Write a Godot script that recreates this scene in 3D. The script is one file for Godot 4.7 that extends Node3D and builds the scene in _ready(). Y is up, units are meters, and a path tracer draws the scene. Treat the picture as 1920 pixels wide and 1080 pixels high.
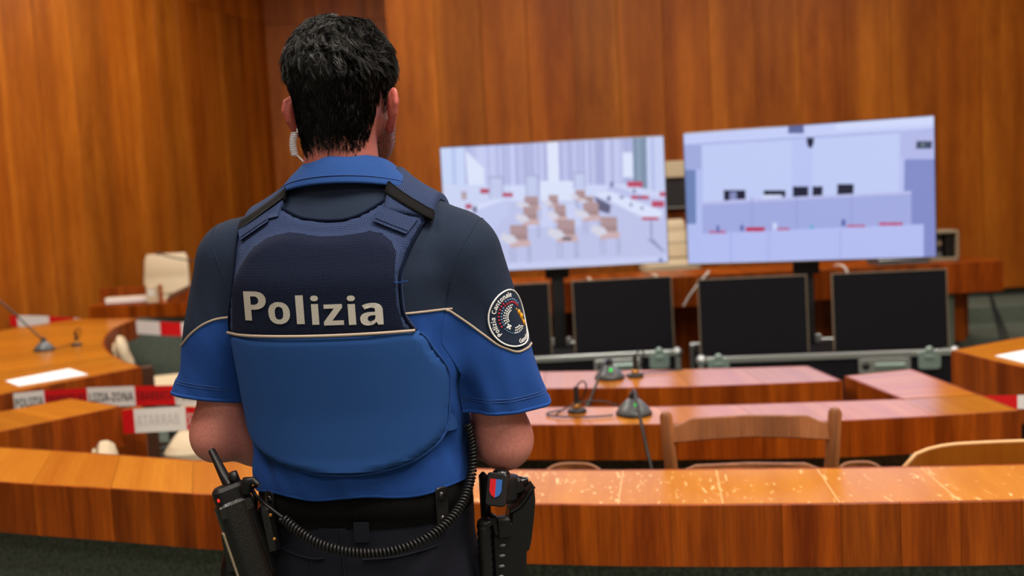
extends Node3D
# A police officer seen from behind in a wood-panelled court room with two video screens.

var mats := {}
var used := {}
var rng := RandomNumberGenerator.new()

# ------------------------------------------------------------------ mesh helper
class M:
	var st := SurfaceTool.new()
	var uvs := 1.0
	var uvo := Vector2.ZERO
	func _init() -> void:
		st.begin(Mesh.PRIMITIVE_TRIANGLES)
		st.set_smooth_group(-1)
	func smooth(on: bool) -> M:
		st.set_smooth_group(0 if on else -1)
		return self
	# a, b, c run counter-clockwise seen from outside
	func tri(a: Vector3, b: Vector3, c: Vector3, ua := Vector2.ZERO, ub := Vector2.ZERO, uc := Vector2.ZERO) -> void:
		st.set_uv(ua); st.add_vertex(a)
		st.set_uv(uc); st.add_vertex(c)
		st.set_uv(ub); st.add_vertex(b)
	func quad(a: Vector3, b: Vector3, c: Vector3, d: Vector3, ua := Vector2(0, 1), ub := Vector2(1, 1), uc := Vector2(1, 0), ud := Vector2(0, 0)) -> void:
		tri(a, b, c, ua, ub, uc)
		tri(a, c, d, ua, uc, ud)
	# box with chamfered edges; uv v runs along the box's own y
	func box(c: Vector3, s: Vector3, bs := Basis.IDENTITY, ch := 0.0) -> M:
		var h := s / 2.0
		ch = minf(ch, minf(h.x, minf(h.y, h.z)) * 0.8)
		for ax in 3:
			for sg in [-1.0, 1.0]:
				var n := Vector3.ZERO; n[ax] = sg
				var t := Vector3.ZERO; t[(ax + 1) % 3] = 1.0
				var b := n.cross(t)
				var ht: float = absf(h.dot(t)) - ch
				var hb: float = absf(h.dot(b.abs())) - ch
				var o: Vector3 = n * absf(h[ax])
				var q := [o - t * ht - b * hb, o + t * ht - b * hb, o + t * ht + b * hb, o - t * ht + b * hb]
				_bq(c, bs, q, ax)
		if ch > 0.0:
			for ax in 3:
				var a1 := (ax + 1) % 3
				var a2 := (ax + 2) % 3
				for s1 in [-1.0, 1.0]:
					for s2 in [-1.0, 1.0]:
						var e0 := Vector3.ZERO
						e0[a1] = s1 * h[a1]; e0[a2] = s2 * (h[a2] - ch)
						var e1 := Vector3.ZERO
						e1[a1] = s1 * (h[a1] - ch); e1[a2] = s2 * h[a2]
						var l := Vector3.ZERO; l[ax] = h[ax] - ch
						var q2 := [e0 - l, e0 + l, e1 + l, e1 - l]
						var nn: Vector3 = (q2[1] - q2[0]).cross(q2[3] - q2[0])
						if nn.dot(e0 + e1) < 0.0: q2.reverse()
						_bq(c, bs, q2, a1)
			for sx in [-1.0, 1.0]:
				for sy in [-1.0, 1.0]:
					for sz in [-1.0, 1.0]:
						var p0 := Vector3(sx * h.x, sy * (h.y - ch), sz * (h.z - ch))
						var p1 := Vector3(sx * (h.x - ch), sy * h.y, sz * (h.z - ch))
						var p2 := Vector3(sx * (h.x - ch), sy * (h.y - ch), sz * h.z)
						if sx * sy * sz < 0.0:
							tri(c + bs * p0, c + bs * p2, c + bs * p1)
						else:
							tri(c + bs * p0, c + bs * p1, c + bs * p2)
		return self
	func _bq(c: Vector3, bs: Basis, q: Array, ax: int) -> void:
		var u := []
		for p in q:
			var w: Vector3 = p
			var k := Vector2(w.x, -w.y) if ax == 2 else (Vector2(w.z, -w.y) if ax == 0 else Vector2(w.x, w.z))
			u.append(k * uvs + uvo)
		quad(c + bs * q[0], c + bs * q[1], c + bs * q[2], c + bs * q[3], u[0], u[1], u[2], u[3])
	# upright prism over a convex polygon of (x, z) points
	func prism(poly: PackedVector2Array, y0: float, y1: float, ch := 0.0, grain := 0.0) -> M:
		var p := poly.duplicate()
		var area := 0.0
		var n := p.size()
		for i in n: area += p[i].x * p[(i + 1) % n].y - p[(i + 1) % n].x * p[i].y
		if area > 0.0: p.reverse()
		var ins := PackedVector2Array()
		for i in n:
			var d0 := (p[i] - p[(i + n - 1) % n]).normalized()
			var d1 := (p[(i + 1) % n] - p[i]).normalized()
			var n0 := Vector2(-d0.y, d0.x); var n1 := Vector2(-d1.y, d1.x)
			var bis := (n0 + n1)
			var k := bis.length_squared()
			ins.append(p[i] - bis * (2.0 * ch / maxf(k, 0.3)))
		var cg := cos(grain); var sg := sin(grain)
		for i in range(1, n - 1):
			var uv := []
			for j in [0, i, i + 1]:
				var q: Vector2 = ins[j]
				uv.append(Vector2(q.x * cg + q.y * sg, -q.x * sg + q.y * cg) * uvs + uvo)
			tri(v3(ins[0], y1), v3(ins[i], y1), v3(ins[i + 1], y1), uv[0], uv[1], uv[2])
			tri(v3(p[0], y0), v3(p[i + 1], y0), v3(p[i], y0))
		var run := 0.0
		for i in n:
			var j := (i + 1) % n
			var l := p[i].distance_to(p[j])
			var a := Vector2(run, -y0) * uvs + uvo
			var b := Vector2(run + l, -y0) * uvs + uvo
			var c := Vector2(run + l, -y1 + ch) * uvs + uvo
			var d := Vector2(run, -y1 + ch) * uvs + uvo
			quad(v3(p[i], y0), v3(p[j], y0), v3(p[j], y1 - ch), v3(p[i], y1 - ch), a, b, c, d)
			if ch > 0.0:
				quad(v3(p[i], y1 - ch), v3(p[j], y1 - ch), v3(ins[j], y1), v3(ins[i], y1), d, c, c, d)
			run += l
		return self
	func v3(p: Vector2, y: float) -> Vector3:
		return Vector3(p.x, y, p.y)
	# round tube through points
	func tube(pts: Array, rad, sides := 8, closed := false, flat := 1.0) -> M:
		var n := pts.size()
		var rings := []
		var side := Vector3.ZERO
		var run := 0.0
		for i in n:
			var p: Vector3 = pts[i]
			var a: Vector3 = pts[(i + n - 1) % n] if (closed or i > 0) else p
			var b: Vector3 = pts[(i + 1) % n] if (closed or i < n - 1) else p
			var d := (b - a).normalized()
			if side == Vector3.ZERO:
				side = d.cross(Vector3.UP if absf(d.y) < 0.9 else Vector3.RIGHT).normalized()
			side = (side - d * side.dot(d)).normalized()
			var up := side.cross(d)
			var r: float = rad[i] if rad is Array else rad
			var ring := []
			for k in sides:
				var t := TAU * k / sides
				ring.append(p + (side * cos(t) + up * sin(t) * flat) * r)
			rings.append(ring)
		st.set_smooth_group(0)
		var last := n if closed else n - 1
		for i in last:
			var r0: Array = rings[i]; var r1: Array = rings[(i + 1) % n]
			var l: float = (pts[i] as Vector3).distance_to(pts[(i + 1) % n])
			for k in sides:
				var k1 := (k + 1) % sides
				var u0 := float(k) / sides; var u1 := float(k + 1) / sides
				quad(r0[k], r0[k1], r1[k1], r1[k], Vector2(u0, run), Vector2(u1, run), Vector2(u1, run + l), Vector2(u0, run + l))
			run += l
		if not closed:
			st.set_smooth_group(-1)
			for k in sides:
				var k1 := (k + 1) % sides
				tri(pts[0], rings[0][k1], rings[0][k])
				tri(pts[n - 1], rings[n - 1][k], rings[n - 1][k1])
		return self
	# turned shape: profile of (radius, height), along the basis' y
	func lathe(o: Vector3, prof: Array, n := 20, bs := Basis.IDENTITY, sx := 1.0) -> M:
		st.set_smooth_group(0)
		for i in prof.size() - 1:
			var p: Vector2 = prof[i]; var q: Vector2 = prof[i + 1]
			if p.distance_to(q) < 1e-6: continue
			for k in n:
				var a := TAU * k / n; var b := TAU * (k + 1) / n
				var v0 := o + bs * Vector3(p.x * cos(a) * sx, p.y, p.x * sin(a))
				var v1 := o + bs * Vector3(p.x * cos(b) * sx, p.y, p.x * sin(b))
				var v2 := o + bs * Vector3(q.x * cos(b) * sx, q.y, q.x * sin(b))
				var v3_ := o + bs * Vector3(q.x * cos(a) * sx, q.y, q.x * sin(a))
				var uv0 := Vector2(float(k) / n, p.y); var uv1 := Vector2(float(k + 1) / n, p.y)
				var uv2 := Vector2(float(k + 1) / n, q.y); var uv3 := Vector2(float(k) / n, q.y)
				if p.x > 1e-6: tri(v0, v2, v1, uv0, uv2, uv1)
				if q.x > 1e-6: tri(v0, v3_, v2, uv0, uv3, uv2)
		st.set_smooth_group(-1)
		return self
	func ball(o: Vector3, r: Vector3, bs := Basis.IDENTITY, n := 16, m := 10) -> M:
		st.set_smooth_group(0)
		for i in m:
			for k in n:
				var q := []
				for e in [[i, k], [i, k + 1], [i + 1, k + 1], [i + 1, k]]:
					var la: float = PI * (float(e[0]) / m - 0.5)
					var lo: float = -TAU * float(e[1]) / n
					q.append(o + bs * (Vector3(cos(la) * cos(lo), sin(la), cos(la) * sin(lo)) * r))
				if i > 0: tri(q[0], q[1], q[2])
				if i < m - 1: tri(q[0], q[2], q[3])
		st.set_smooth_group(-1)
		return self
	# slab over any outline of (x, y) points in the basis' xy plane, thickness along its z
	func slab(o: Vector3, outline: PackedVector2Array, th: float, bs := Basis.IDENTITY, ch := 0.0) -> M:
		var p := outline.duplicate()
		if Geometry2D.is_polygon_clockwise(p): p.reverse()
		var n := p.size()
		var inn := p
		if ch > 0.0:
			inn = PackedVector2Array()
			for i in n:
				var d0 := (p[i] - p[(i + n - 1) % n]).normalized()
				var d1 := (p[(i + 1) % n] - p[i]).normalized()
				var bis := Vector2(-d0.y, d0.x) + Vector2(-d1.y, d1.x)
				inn.append(p[i] + bis * (2.0 * ch / maxf(bis.length_squared(), 0.4)))
		var idx := Geometry2D.triangulate_polygon(inn)
		var h := th / 2.0
		for i in range(0, idx.size(), 3):
			var t := [inn[idx[i]], inn[idx[i + 1]], inn[idx[i + 2]]]
			if (t[1] - t[0]).cross(t[2] - t[0]) < 0.0: t = [t[0], t[2], t[1]]
			var f := []
			var g := []
			for q in t:
				f.append(o + bs * Vector3(q.x, q.y, h)); g.append(o + bs * Vector3(q.x, q.y, -h))
			var ua: Vector2 = Vector2(t[0].x, -t[0].y) * uvs + uvo
			var ub: Vector2 = Vector2(t[1].x, -t[1].y) * uvs + uvo
			var uc: Vector2 = Vector2(t[2].x, -t[2].y) * uvs + uvo
			tri(f[0], f[1], f[2], ua, ub, uc)
			tri(g[0], g[2], g[1], ua, uc, ub)
		for i in n:
			var j := (i + 1) % n
			var a := p[i]; var b := p[j]
			quad(o + bs * Vector3(a.x, a.y, -h + ch), o + bs * Vector3(b.x, b.y, -h + ch), o + bs * Vector3(b.x, b.y, h - ch), o + bs * Vector3(a.x, a.y, h - ch),
				Vector2(a.x, -a.y) * uvs, Vector2(b.x, -b.y) * uvs, Vector2(b.x, -b.y) * uvs, Vector2(a.x, -a.y) * uvs)
			if ch > 0.0:
				var ia := inn[i]; var ib := inn[j]
				quad(o + bs * Vector3(a.x, a.y, h - ch), o + bs * Vector3(b.x, b.y, h - ch), o + bs * Vector3(ib.x, ib.y, h), o + bs * Vector3(ia.x, ia.y, h))
				quad(o + bs * Vector3(b.x, b.y, -h + ch), o + bs * Vector3(a.x, a.y, -h + ch), o + bs * Vector3(ia.x, ia.y, -h), o + bs * Vector3(ib.x, ib.y, -h))
		return self
	func done() -> ArrayMesh:
		st.generate_normals()
		return st.commit()

# ------------------------------------------------------------------ scene helpers
func numbered(n: String) -> String:
	var k: int = used.get(n, 0)
	used[n] = k + 1
	return n if k == 0 else "%s_%03d" % [n, k]

func tag(o: Node3D, label := "", category := "", group := "", kind := "") -> void:
	if label: o.set_meta("label", label)
	if category: o.set_meta("category", category)
	if group: o.set_meta("group", group)
	if kind: o.set_meta("kind", kind)

func thing(n: String, label: String, category: String, at := Vector3.ZERO, turn := 0.0, group := "") -> Node3D:
	var o := Node3D.new()
	o.name = numbered(n)
	add_child(o)
	o.position = at
	o.rotation.y = turn
	tag(o, label, category, group)
	return o

func part(n: String, mesh: Mesh, mat: Material, parent: Node, label := "") -> MeshInstance3D:
	var o := MeshInstance3D.new()
	o.name = n if parent != self else numbered(n)
	o.mesh = mesh
	o.material_override = mat
	o.cast_shadow = GeometryInstance3D.SHADOW_CASTING_SETTING_ON
	parent.add_child(o, true)
	if label: o.set_meta("label", label)
	return o

func one(n: String, mesh: Mesh, mat: Material, label: String, category: String, group := "") -> MeshInstance3D:
	var o := part(n, mesh, mat, self)
	tag(o, label, category, group)
	return o

func struct_node(n: String) -> Node3D:
	var o := Node3D.new()
	o.name = n
	add_child(o)
	o.set_meta("kind", "structure")
	return o

func rgb8(r: int, g: int, b: int) -> Color:
	return Color(r / 255.0, g / 255.0, b / 255.0)

func mat(c: Color, rough := 0.6, metal := 0.0, spec := 0.5) -> StandardMaterial3D:
	var m := StandardMaterial3D.new()
	m.albedo_color = c
	m.roughness = rough
	m.metallic = metal
	m.metallic_specular = spec
	return m

func img_tex(im: Image) -> ImageTexture:
	im.generate_mipmaps()
	return ImageTexture.create_from_image(im)

# ------------------------------------------------------------------ textures
func wood_image(w: int, h: int, sd: int, dark: Color, light: Color, contrast := 1.0) -> Image:
	var n := FastNoiseLite.new(); n.seed = sd; n.frequency = 0.012; n.fractal_octaves = 4; n.fractal_gain = 0.6
	var f := FastNoiseLite.new(); f.seed = sd + 7; f.frequency = 0.11; f.fractal_octaves = 3
	var data := PackedByteArray(); data.resize(w * h * 3)
	var cols := PackedFloat32Array(); cols.resize(w)
	for x in w:
		var t := float(x) / w
		var a := n.get_noise_2d(x, 0.0) * (1.0 - t) + n.get_noise_2d(x - w, 0.0) * t
		cols[x] = a
	var k := 0
	for y in h:
		var ty := float(y) / h
		for x in w:
			var wob := n.get_noise_2d(x * 1.3, y * 0.10) * (1.0 - ty) + n.get_noise_2d(x * 1.3, (y - h) * 0.10) * ty
			var fine := f.get_noise_2d(x * 2.4, y * 0.09) * (1.0 - ty) + f.get_noise_2d(x * 2.4, (y - h) * 0.09) * ty
			var v := clampf(0.5 + contrast * (cols[x] * 0.75 + wob * 0.55 + fine * 0.32), 0.0, 1.0)
			var c := dark.lerp(light, v)
			data[k] = int(c.r * 255.0); data[k + 1] = int(c.g * 255.0); data[k + 2] = int(c.b * 255.0)
			k += 3
	return Image.create_from_data(w, h, false, Image.FORMAT_RGB8, data)

func noise_image(s: int, sd: int, freq: float, lo: Color, hi: Color, oct := 4) -> Image:
	var n := FastNoiseLite.new(); n.seed = sd; n.frequency = freq; n.fractal_octaves = oct
	var im := n.get_seamless_image(s, s)
	var data := im.get_data()
	var out := PackedByteArray(); out.resize(s * s * 3)
	for i in s * s:
		var c := lo.lerp(hi, data[i] / 255.0)
		out[i * 3] = int(c.r * 255.0); out[i * 3 + 1] = int(c.g * 255.0); out[i * 3 + 2] = int(c.b * 255.0)
	return Image.create_from_data(s, s, false, Image.FORMAT_RGB8, out)

# woven cloth: a tile of bumps, as grey relief and as colour
func weave_image(s: int, cells: int, lo: Color, hi: Color, sharp := 1.0, stagger := true) -> Image:
	var im := Image.create(s, s, false, Image.FORMAT_RGB8)
	var c := float(s) / cells
	for y in s:
		for x in s:
			var row := int(y / c)
			var fx := fposmod((x + (c * 0.5 if stagger and row % 2 == 1 else 0.0)) / c, 1.0) - 0.5
			var fy := fposmod(y / c, 1.0) - 0.5
			var v := pow(clampf(1.0 - 2.2 * sqrt(fx * fx + fy * fy), 0.0, 1.0), sharp)
			im.set_pixel(x, y, lo.lerp(hi, v))
	return im

func fill_poly(im: Image, pts: Array, c: Color) -> void:
	var w := im.get_width(); var h := im.get_height()
	var y0 := h; var y1 := 0
	for p in pts:
		y0 = mini(y0, int(floor(p.y))); y1 = maxi(y1, int(ceil(p.y)))
	for y in range(maxi(y0, 0), mini(y1, h)):
		var xs := []
		var yc := y + 0.5
		for i in pts.size():
			var a: Vector2 = pts[i]; var b: Vector2 = pts[(i + 1) % pts.size()]
			if (a.y <= yc) != (b.y <= yc): xs.append(a.x + (yc - a.y) / (b.y - a.y) * (b.x - a.x))
		xs.sort()
		for k in range(0, xs.size() - 1, 2):
			var xa := clampi(int(round(xs[k])), 0, w); var xb := clampi(int(round(xs[k + 1])), 0, w)
			if xb > xa: im.fill_rect(Rect2i(xa, y, xb - xa, 1), c)

func triplanar(m: StandardMaterial3D, s: float, world := false) -> StandardMaterial3D:
	m.uv1_triplanar = true
	m.uv1_world_triplanar = world
	m.uv1_scale = Vector3.ONE * s
	m.uv1_triplanar_sharpness = 4.0
	return m

func cloth(c: Color, tex: Texture2D, relief: Texture2D, s: float, depth: float, rim := 0.25) -> StandardMaterial3D:
	var m := mat(c, 0.85, 0.0, 0.25)
	m.albedo_texture = tex
	m.heightmap_enabled = true
	m.heightmap_texture = relief
	m.heightmap_scale = depth
	m.rim_enabled = rim > 0.0
	m.rim = rim
	m.rim_tint = 0.7
	return triplanar(m, s)

func make_materials() -> void:
	var wall_im := wood_image(512, 1024, 3, rgb8(120, 58, 9), rgb8(178, 103, 27), 0.9)
	var wall_tex := img_tex(wall_im)
	var top_tex := img_tex(wood_image(512, 512, 11, rgb8(172, 100, 22), rgb8(204, 134, 42), 0.8))
	var fas_tex := img_tex(wood_image(512, 512, 23, rgb8(108, 44, 5), rgb8(178, 88, 18), 1.15))
	var brown_tex := img_tex(wood_image(256, 512, 31, rgb8(112, 66, 34), rgb8(164, 104, 60), 1.0))
	for i in 5:
		var t: float = [1.0, 0.95, 1.03, 0.92, 0.97][i]
		var w: float = [1.0, 0.98, 1.0, 1.01, 0.96][i]
		var a := mat(Color(t, t * w, t * w * w), 0.46, 0.0, 0.3); a.albedo_texture = wall_tex
		mats["wall%d" % i] = a
		var b := mat(Color(t, t * w, t * w * w), 0.22); b.albedo_texture = top_tex
		mats["top%d" % i] = b
		var f := mat(Color(t, t * w, t * w * w), 0.36, 0.0, 0.3); f.albedo_texture = fas_tex
		mats["fas%d" % i] = f
	var br := mat(Color.WHITE, 0.45); br.albedo_texture = brown_tex
	mats.brown = br
	mats.ply = mat(rgb8(236, 214, 190), 0.3); mats.ply.albedo_texture = top_tex
	mats.edge = mat(rgb8(226, 176, 118), 0.4)
	mats.dark_wood = mat(rgb8(70, 34, 12), 0.5)
	mats.black = mat(rgb8(22, 22, 25), 0.5)
	mats.black_gloss = mat(rgb8(16, 16, 18), 0.22)
	mats.black_panel = mat(rgb8(24, 24, 30), 0.75, 0.0, 0.25)
	mats.metal = mat(rgb8(190, 196, 196), 0.35, 0.85)
	mats.zinc = mat(rgb8(150, 172, 166), 0.42, 0.6)
	mats.cream = mat(rgb8(204, 188, 158), 0.5)
	mats.cream_dark = mat(rgb8(140, 126, 104), 0.6)
	mats.steel = mat(rgb8(120, 122, 124), 0.3, 0.9)
	mats.paper = mat(rgb8(238, 240, 245), 0.8)
	mats.white = mat(rgb8(222, 220, 214), 0.7)
	mats.gasket = mat(rgb8(60, 30, 12), 0.7)
	var carpet := mat(rgb8(255, 255, 255), 0.95, 0.0, 0.2)
	carpet.albedo_texture = img_tex(noise_image(256, 5, 0.09, rgb8(70, 80, 72), rgb8(116, 126, 116)))
	carpet.heightmap_enabled = true; carpet.heightmap_texture = carpet.albedo_texture; carpet.heightmap_scale = 0.3
	mats.carpet = triplanar(carpet, 2.2, true)
	var plaster := mat(Color.WHITE, 0.9)
	plaster.albedo_texture = img_tex(noise_image(128, 9, 0.05, rgb8(214, 210, 200), rgb8(228, 225, 217)))
	mats.plaster = triplanar(plaster, 0.8, true)
	# cloth
	var pique := img_tex(weave_image(64, 8, Color(0.80, 0.80, 0.80), Color(1, 1, 1), 0.8))
	var pique_r := img_tex(weave_image(64, 8, Color(0, 0, 0), Color(1, 1, 1), 0.6))
	var mesh_t := img_tex(weave_image(70, 5, Color(0.42, 0.42, 0.46), Color(1.0, 1.0, 1.0), 0.9, false))
	var mesh_r := img_tex(weave_image(70, 5, Color(0, 0, 0), Color(1, 1, 1), 0.7, false))
	mats.shirt_navy = cloth(rgb8(42, 54, 76), pique, pique_r, 75.0, 0.03, 0.12)
	mats.shirt_blue = cloth(rgb8(41, 85, 168), pique, pique_r, 75.0, 0.03, 0.15)
	mats.collar_blue = cloth(rgb8(48, 88, 160), pique, pique_r, 75.0, 0.03, 0.15)
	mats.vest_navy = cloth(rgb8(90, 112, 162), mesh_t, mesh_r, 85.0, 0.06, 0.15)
	mats.vest_strap = cloth(rgb8(84, 106, 154), mesh_t, mesh_r, 85.0, 0.06, 0.15)
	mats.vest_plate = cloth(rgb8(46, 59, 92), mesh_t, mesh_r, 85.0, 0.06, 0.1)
	mats.vest_blue = cloth(rgb8(48, 92, 164), pique, pique_r, 160.0, 0.008, 0.1)
	mats.trouser = cloth(rgb8(32, 33, 44), pique, pique_r, 110.0, 0.01, 0.1)
	mats.belt = cloth(rgb8(22, 21, 22), mesh_t, pique_r, 60.0, 0.05, 0.1)
	mats.strap = cloth(rgb8(23, 23, 25), pique, pique_r, 140.0, 0.01, 0.0)
	mats.thread = mat(rgb8(20, 26, 44), 0.95, 0.0, 0.1)
	mats.thread_blue = mat(rgb8(30, 66, 132), 0.8)
	mats.piping = mat(rgb8(172, 154, 138), 0.6)
	var silver := mat(rgb8(226, 221, 212), 0.5, 0.0, 0.6)
	silver.albedo_texture = img_tex(noise_image(128, 41, 0.12, Color(0.72, 0.72, 0.72), Color(1, 1, 1)))
	mats.silver = triplanar(silver, 40.0)
	var skin := mat(rgb8(220, 150, 132), 0.5, 0.0, 0.4)
	skin.albedo_texture = img_tex(noise_image(256, 13, 0.06, Color(0.90, 0.85, 0.83), Color(1, 1, 1), 5))
	skin.heightmap_enabled = true
	skin.heightmap_texture = img_tex(noise_image(256, 17, 0.16, Color.BLACK, Color.WHITE, 3))
	skin.heightmap_scale = 0.03
	skin.subsurf_scatter_enabled = true
	skin.subsurf_scatter_strength = 0.12
	mats.skin = triplanar(skin, 9.0)
	mats.ear = mat(rgb8(214, 120, 104), 0.45, 0.0, 0.4)
	mats.ear.subsurf_scatter_enabled = true
	mats.ear.subsurf_scatter_strength = 0.2
	mats.hair_base = mat(rgb8(20, 18, 17), 1.0, 0.0, 0.1)
	var hair := mat(Color.WHITE, 0.36, 0.0, 0.6)
	hair.vertex_color_use_as_albedo = true
	mats.hair = hair
	var leather := mat(rgb8(17, 16, 17), 0.32, 0.0, 0.5)
	leather.heightmap_enabled = true
	leather.heightmap_texture = img_tex(noise_image(128, 19, 0.1, Color.BLACK, Color.WHITE, 3))
	leather.heightmap_scale = 0.03
	mats.leather = triplanar(leather, 14.0)
	mats.rubber = mat(rgb8(16, 16, 18), 0.42, 0.0, 0.45)
	mats.polymer = mat(rgb8(18, 18, 20), 0.45, 0.0, 0.4)
	mats.grey_plastic = mat(rgb8(96, 100, 104), 0.4)
	mats.mic_base = mat(rgb8(84, 90, 94), 0.38)
	mats.red = mat(rgb8(214, 24, 34), 0.5)
	mats.shield_blue = mat(rgb8(52, 108, 190), 0.5)
	mats.brass = mat(rgb8(190, 132, 60), 0.4, 0.6)
	mats.tape_red = mat(rgb8(216, 18, 26), 0.4)
	mats.tape_white = mat(rgb8(236, 236, 236), 0.4)
	mats.tape_ink = mat(rgb8(26, 20, 22), 0.6)
	mats.tape_ink_red = mat(rgb8(96, 8, 14), 0.6)
	mats.tape_ghost = mat(rgb8(208, 206, 208), 0.5)
	var led := mat(rgb8(20, 200, 70), 0.4); led.emission_enabled = true; led.emission = rgb8(20, 220, 80); led.emission_energy_multiplier = 0.9
	mats.led_green = led
	var ledr := mat(rgb8(230, 40, 30), 0.4); ledr.emission_enabled = true; ledr.emission = rgb8(230, 30, 20); ledr.emission_energy_multiplier = 0.6
	mats.led_red = ledr
	var clear := mat(Color(0.93, 0.95, 0.97, 0.42), 0.08)
	clear.transparency = BaseMaterial3D.TRANSPARENCY_ALPHA
	mats.clear = clear
	mats.eye_white = mat(rgb8(236, 230, 224), 0.2)
	mats.eye_iris = mat(rgb8(70, 50, 34), 0.2)




# ------------------------------------------------------------------ camera, light, order of work
func _ready() -> void:
	rng.seed = 20240
	var cam := Camera3D.new()
	cam.name = "camera"
	add_child(cam)
	cam.position = Vector3(0, 1.5, 0)
	cam.rotation_degrees = Vector3(-5.0, 0.0, -3.0)
	cam.fov = 32.26
	cam.near = 0.05
	cam.far = 60.0
	var at := CameraAttributesPhysical.new()
	at.frustum_focal_length = 41.49
	at.frustum_focus_distance = 1.46
	at.exposure_aperture = 4.4
	cam.attributes = at
	cam.current = true

	var env := Environment.new()
	env.background_mode = Environment.BG_COLOR
	env.background_color = Color.BLACK
	env.tonemap_mode = Environment.TONE_MAPPER_LINEAR
	env.tonemap_exposure = 1.0
	env.sdfgi_enabled = true
	env.ssao_enabled = true
	env.ssil_enabled = true
	var we := WorldEnvironment.new()
	we.name = "environment"
	we.environment = env
	add_child(we)

	make_materials()
	build_lights()
	build_room()
	build_counters()
	build_screens()
	build_furniture()
	build_small()
	build_person()

const CEIL := 4.5
func build_lights() -> void:
	var glow := mat(rgb8(250, 246, 238), 0.6)
	glow.emission_enabled = true
	glow.emission = Color(1.0, 0.96, 0.9)
	glow.emission_energy_multiplier = 1.0
	var frame := mat(rgb8(200, 200, 198), 0.5)
	var spots := [[-1.9, -8.4, 2.1], [0.9, -6.2, 1.4], [3.4, -6.2, 1.2], [-3.0, -5.0, 2.5], [0.4, -3.4, 0.35], [3.2, -3.0, 0.9], [-1.7, -0.7, 1.3], [0.9, -0.6, 2.35], [3.0, -0.3, 2.2], [0.7, 2.6, 1.4]]
	for s in spots:
		var t := thing("ceiling_light", "rectangular white diffuser panel set in the plaster ceiling", "ceiling light", Vector3(s[0], CEIL, s[1]), 0.0, "ceiling light panels")
		var a := M.new()
		a.box(Vector3(0, -0.03, 0.0), Vector3(1.3, 0.05, 1.3))
		part("diffuser", a.done(), glow, t)
		var b := M.new()
		for k in 4:
			var d := Vector3(cos(k * PI / 2), 0, sin(k * PI / 2))
			b.box(d * 0.67 + Vector3(0, -0.03, 0), Vector3(0.04 if absf(d.x) > 0.5 else 1.38, 0.06, 0.04 if absf(d.z) > 0.5 else 1.38), Basis.IDENTITY, 0.004)
		part("frame", b.done(), frame, t)
		var l := AreaLight3D.new()
		l.name = "light"
		l.area_size = Vector2(1.25, 1.25)
		l.light_color = Color(1.0, 0.962, 0.91)
		l.light_energy = s[2] * 5.0
		l.area_range = 20.0
		l.area_attenuation = 2.0
		l.shadow_enabled = true
		t.add_child(l)
		l.position = Vector3(0, -0.075, 0)
		l.rotation_degrees.x = -90.0

# ------------------------------------------------------------------ the room
func plank_mesh(w: float, h: float, k: int) -> ArrayMesh:
	var m := M.new()
	m.uvs = 0.42
	m.uvo = Vector2(0.173 * k, 0.37 * k)
	m.box(Vector3(0, h / 2.0, 0), Vector3(w - 0.004, h, 0.022), Basis.IDENTITY, 0.0025)
	return m.done()

# planks upright along a line of (x, z) points; their faces look to the left of the direction of travel
func plank_row(parent: Node3D, path: PackedVector2Array, w: float, y0: float, y1: float, joints: Array) -> void:
	var pts := PackedVector2Array()
	var left := 0.0
	for i in path.size() - 1:
		var l := path[i].distance_to(path[i + 1])
		var d := left
		while d < l:
			pts.append(path[i].lerp(path[i + 1], d / l))
			d += w
		left = d - l
	pts.append(path[path.size() - 1])
	var levels := [y0]
	levels.append_array(joints)
	levels.append(y1)
	var variants := {}
	for r in levels.size() - 1:
		var h: float = levels[r + 1] - levels[r] - (0.004 if r < levels.size() - 2 else 0.0)
		for k in 6:
			variants[[r, k]] = plank_mesh(w, h, k + r * 3)
		for i in pts.size() - 1:
			var a := pts[i]; var b := pts[i + 1]
			var ww := a.distance_to(b)
			if ww < 0.03: continue
			var k := (i * 7 + r * 3 + (i / 3) * 2) % 6
			var o := part("plank", variants[[r, k]], mats["wall%d" % ((i * 3 + (i / 4) + r) % 5)], parent)
			var mid := (a + b) / 2.0
			o.position = Vector3(mid.x, levels[r], mid.y)
			o.rotation.y = atan2(-(b.y - a.y), b.x - a.x)
			o.scale.x = ww / w
			# each board sits a hair proud of or behind its neighbours
			o.position += o.basis.z.normalized() * (0.0018 * ((i * 5) % 3 - 1))

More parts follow.
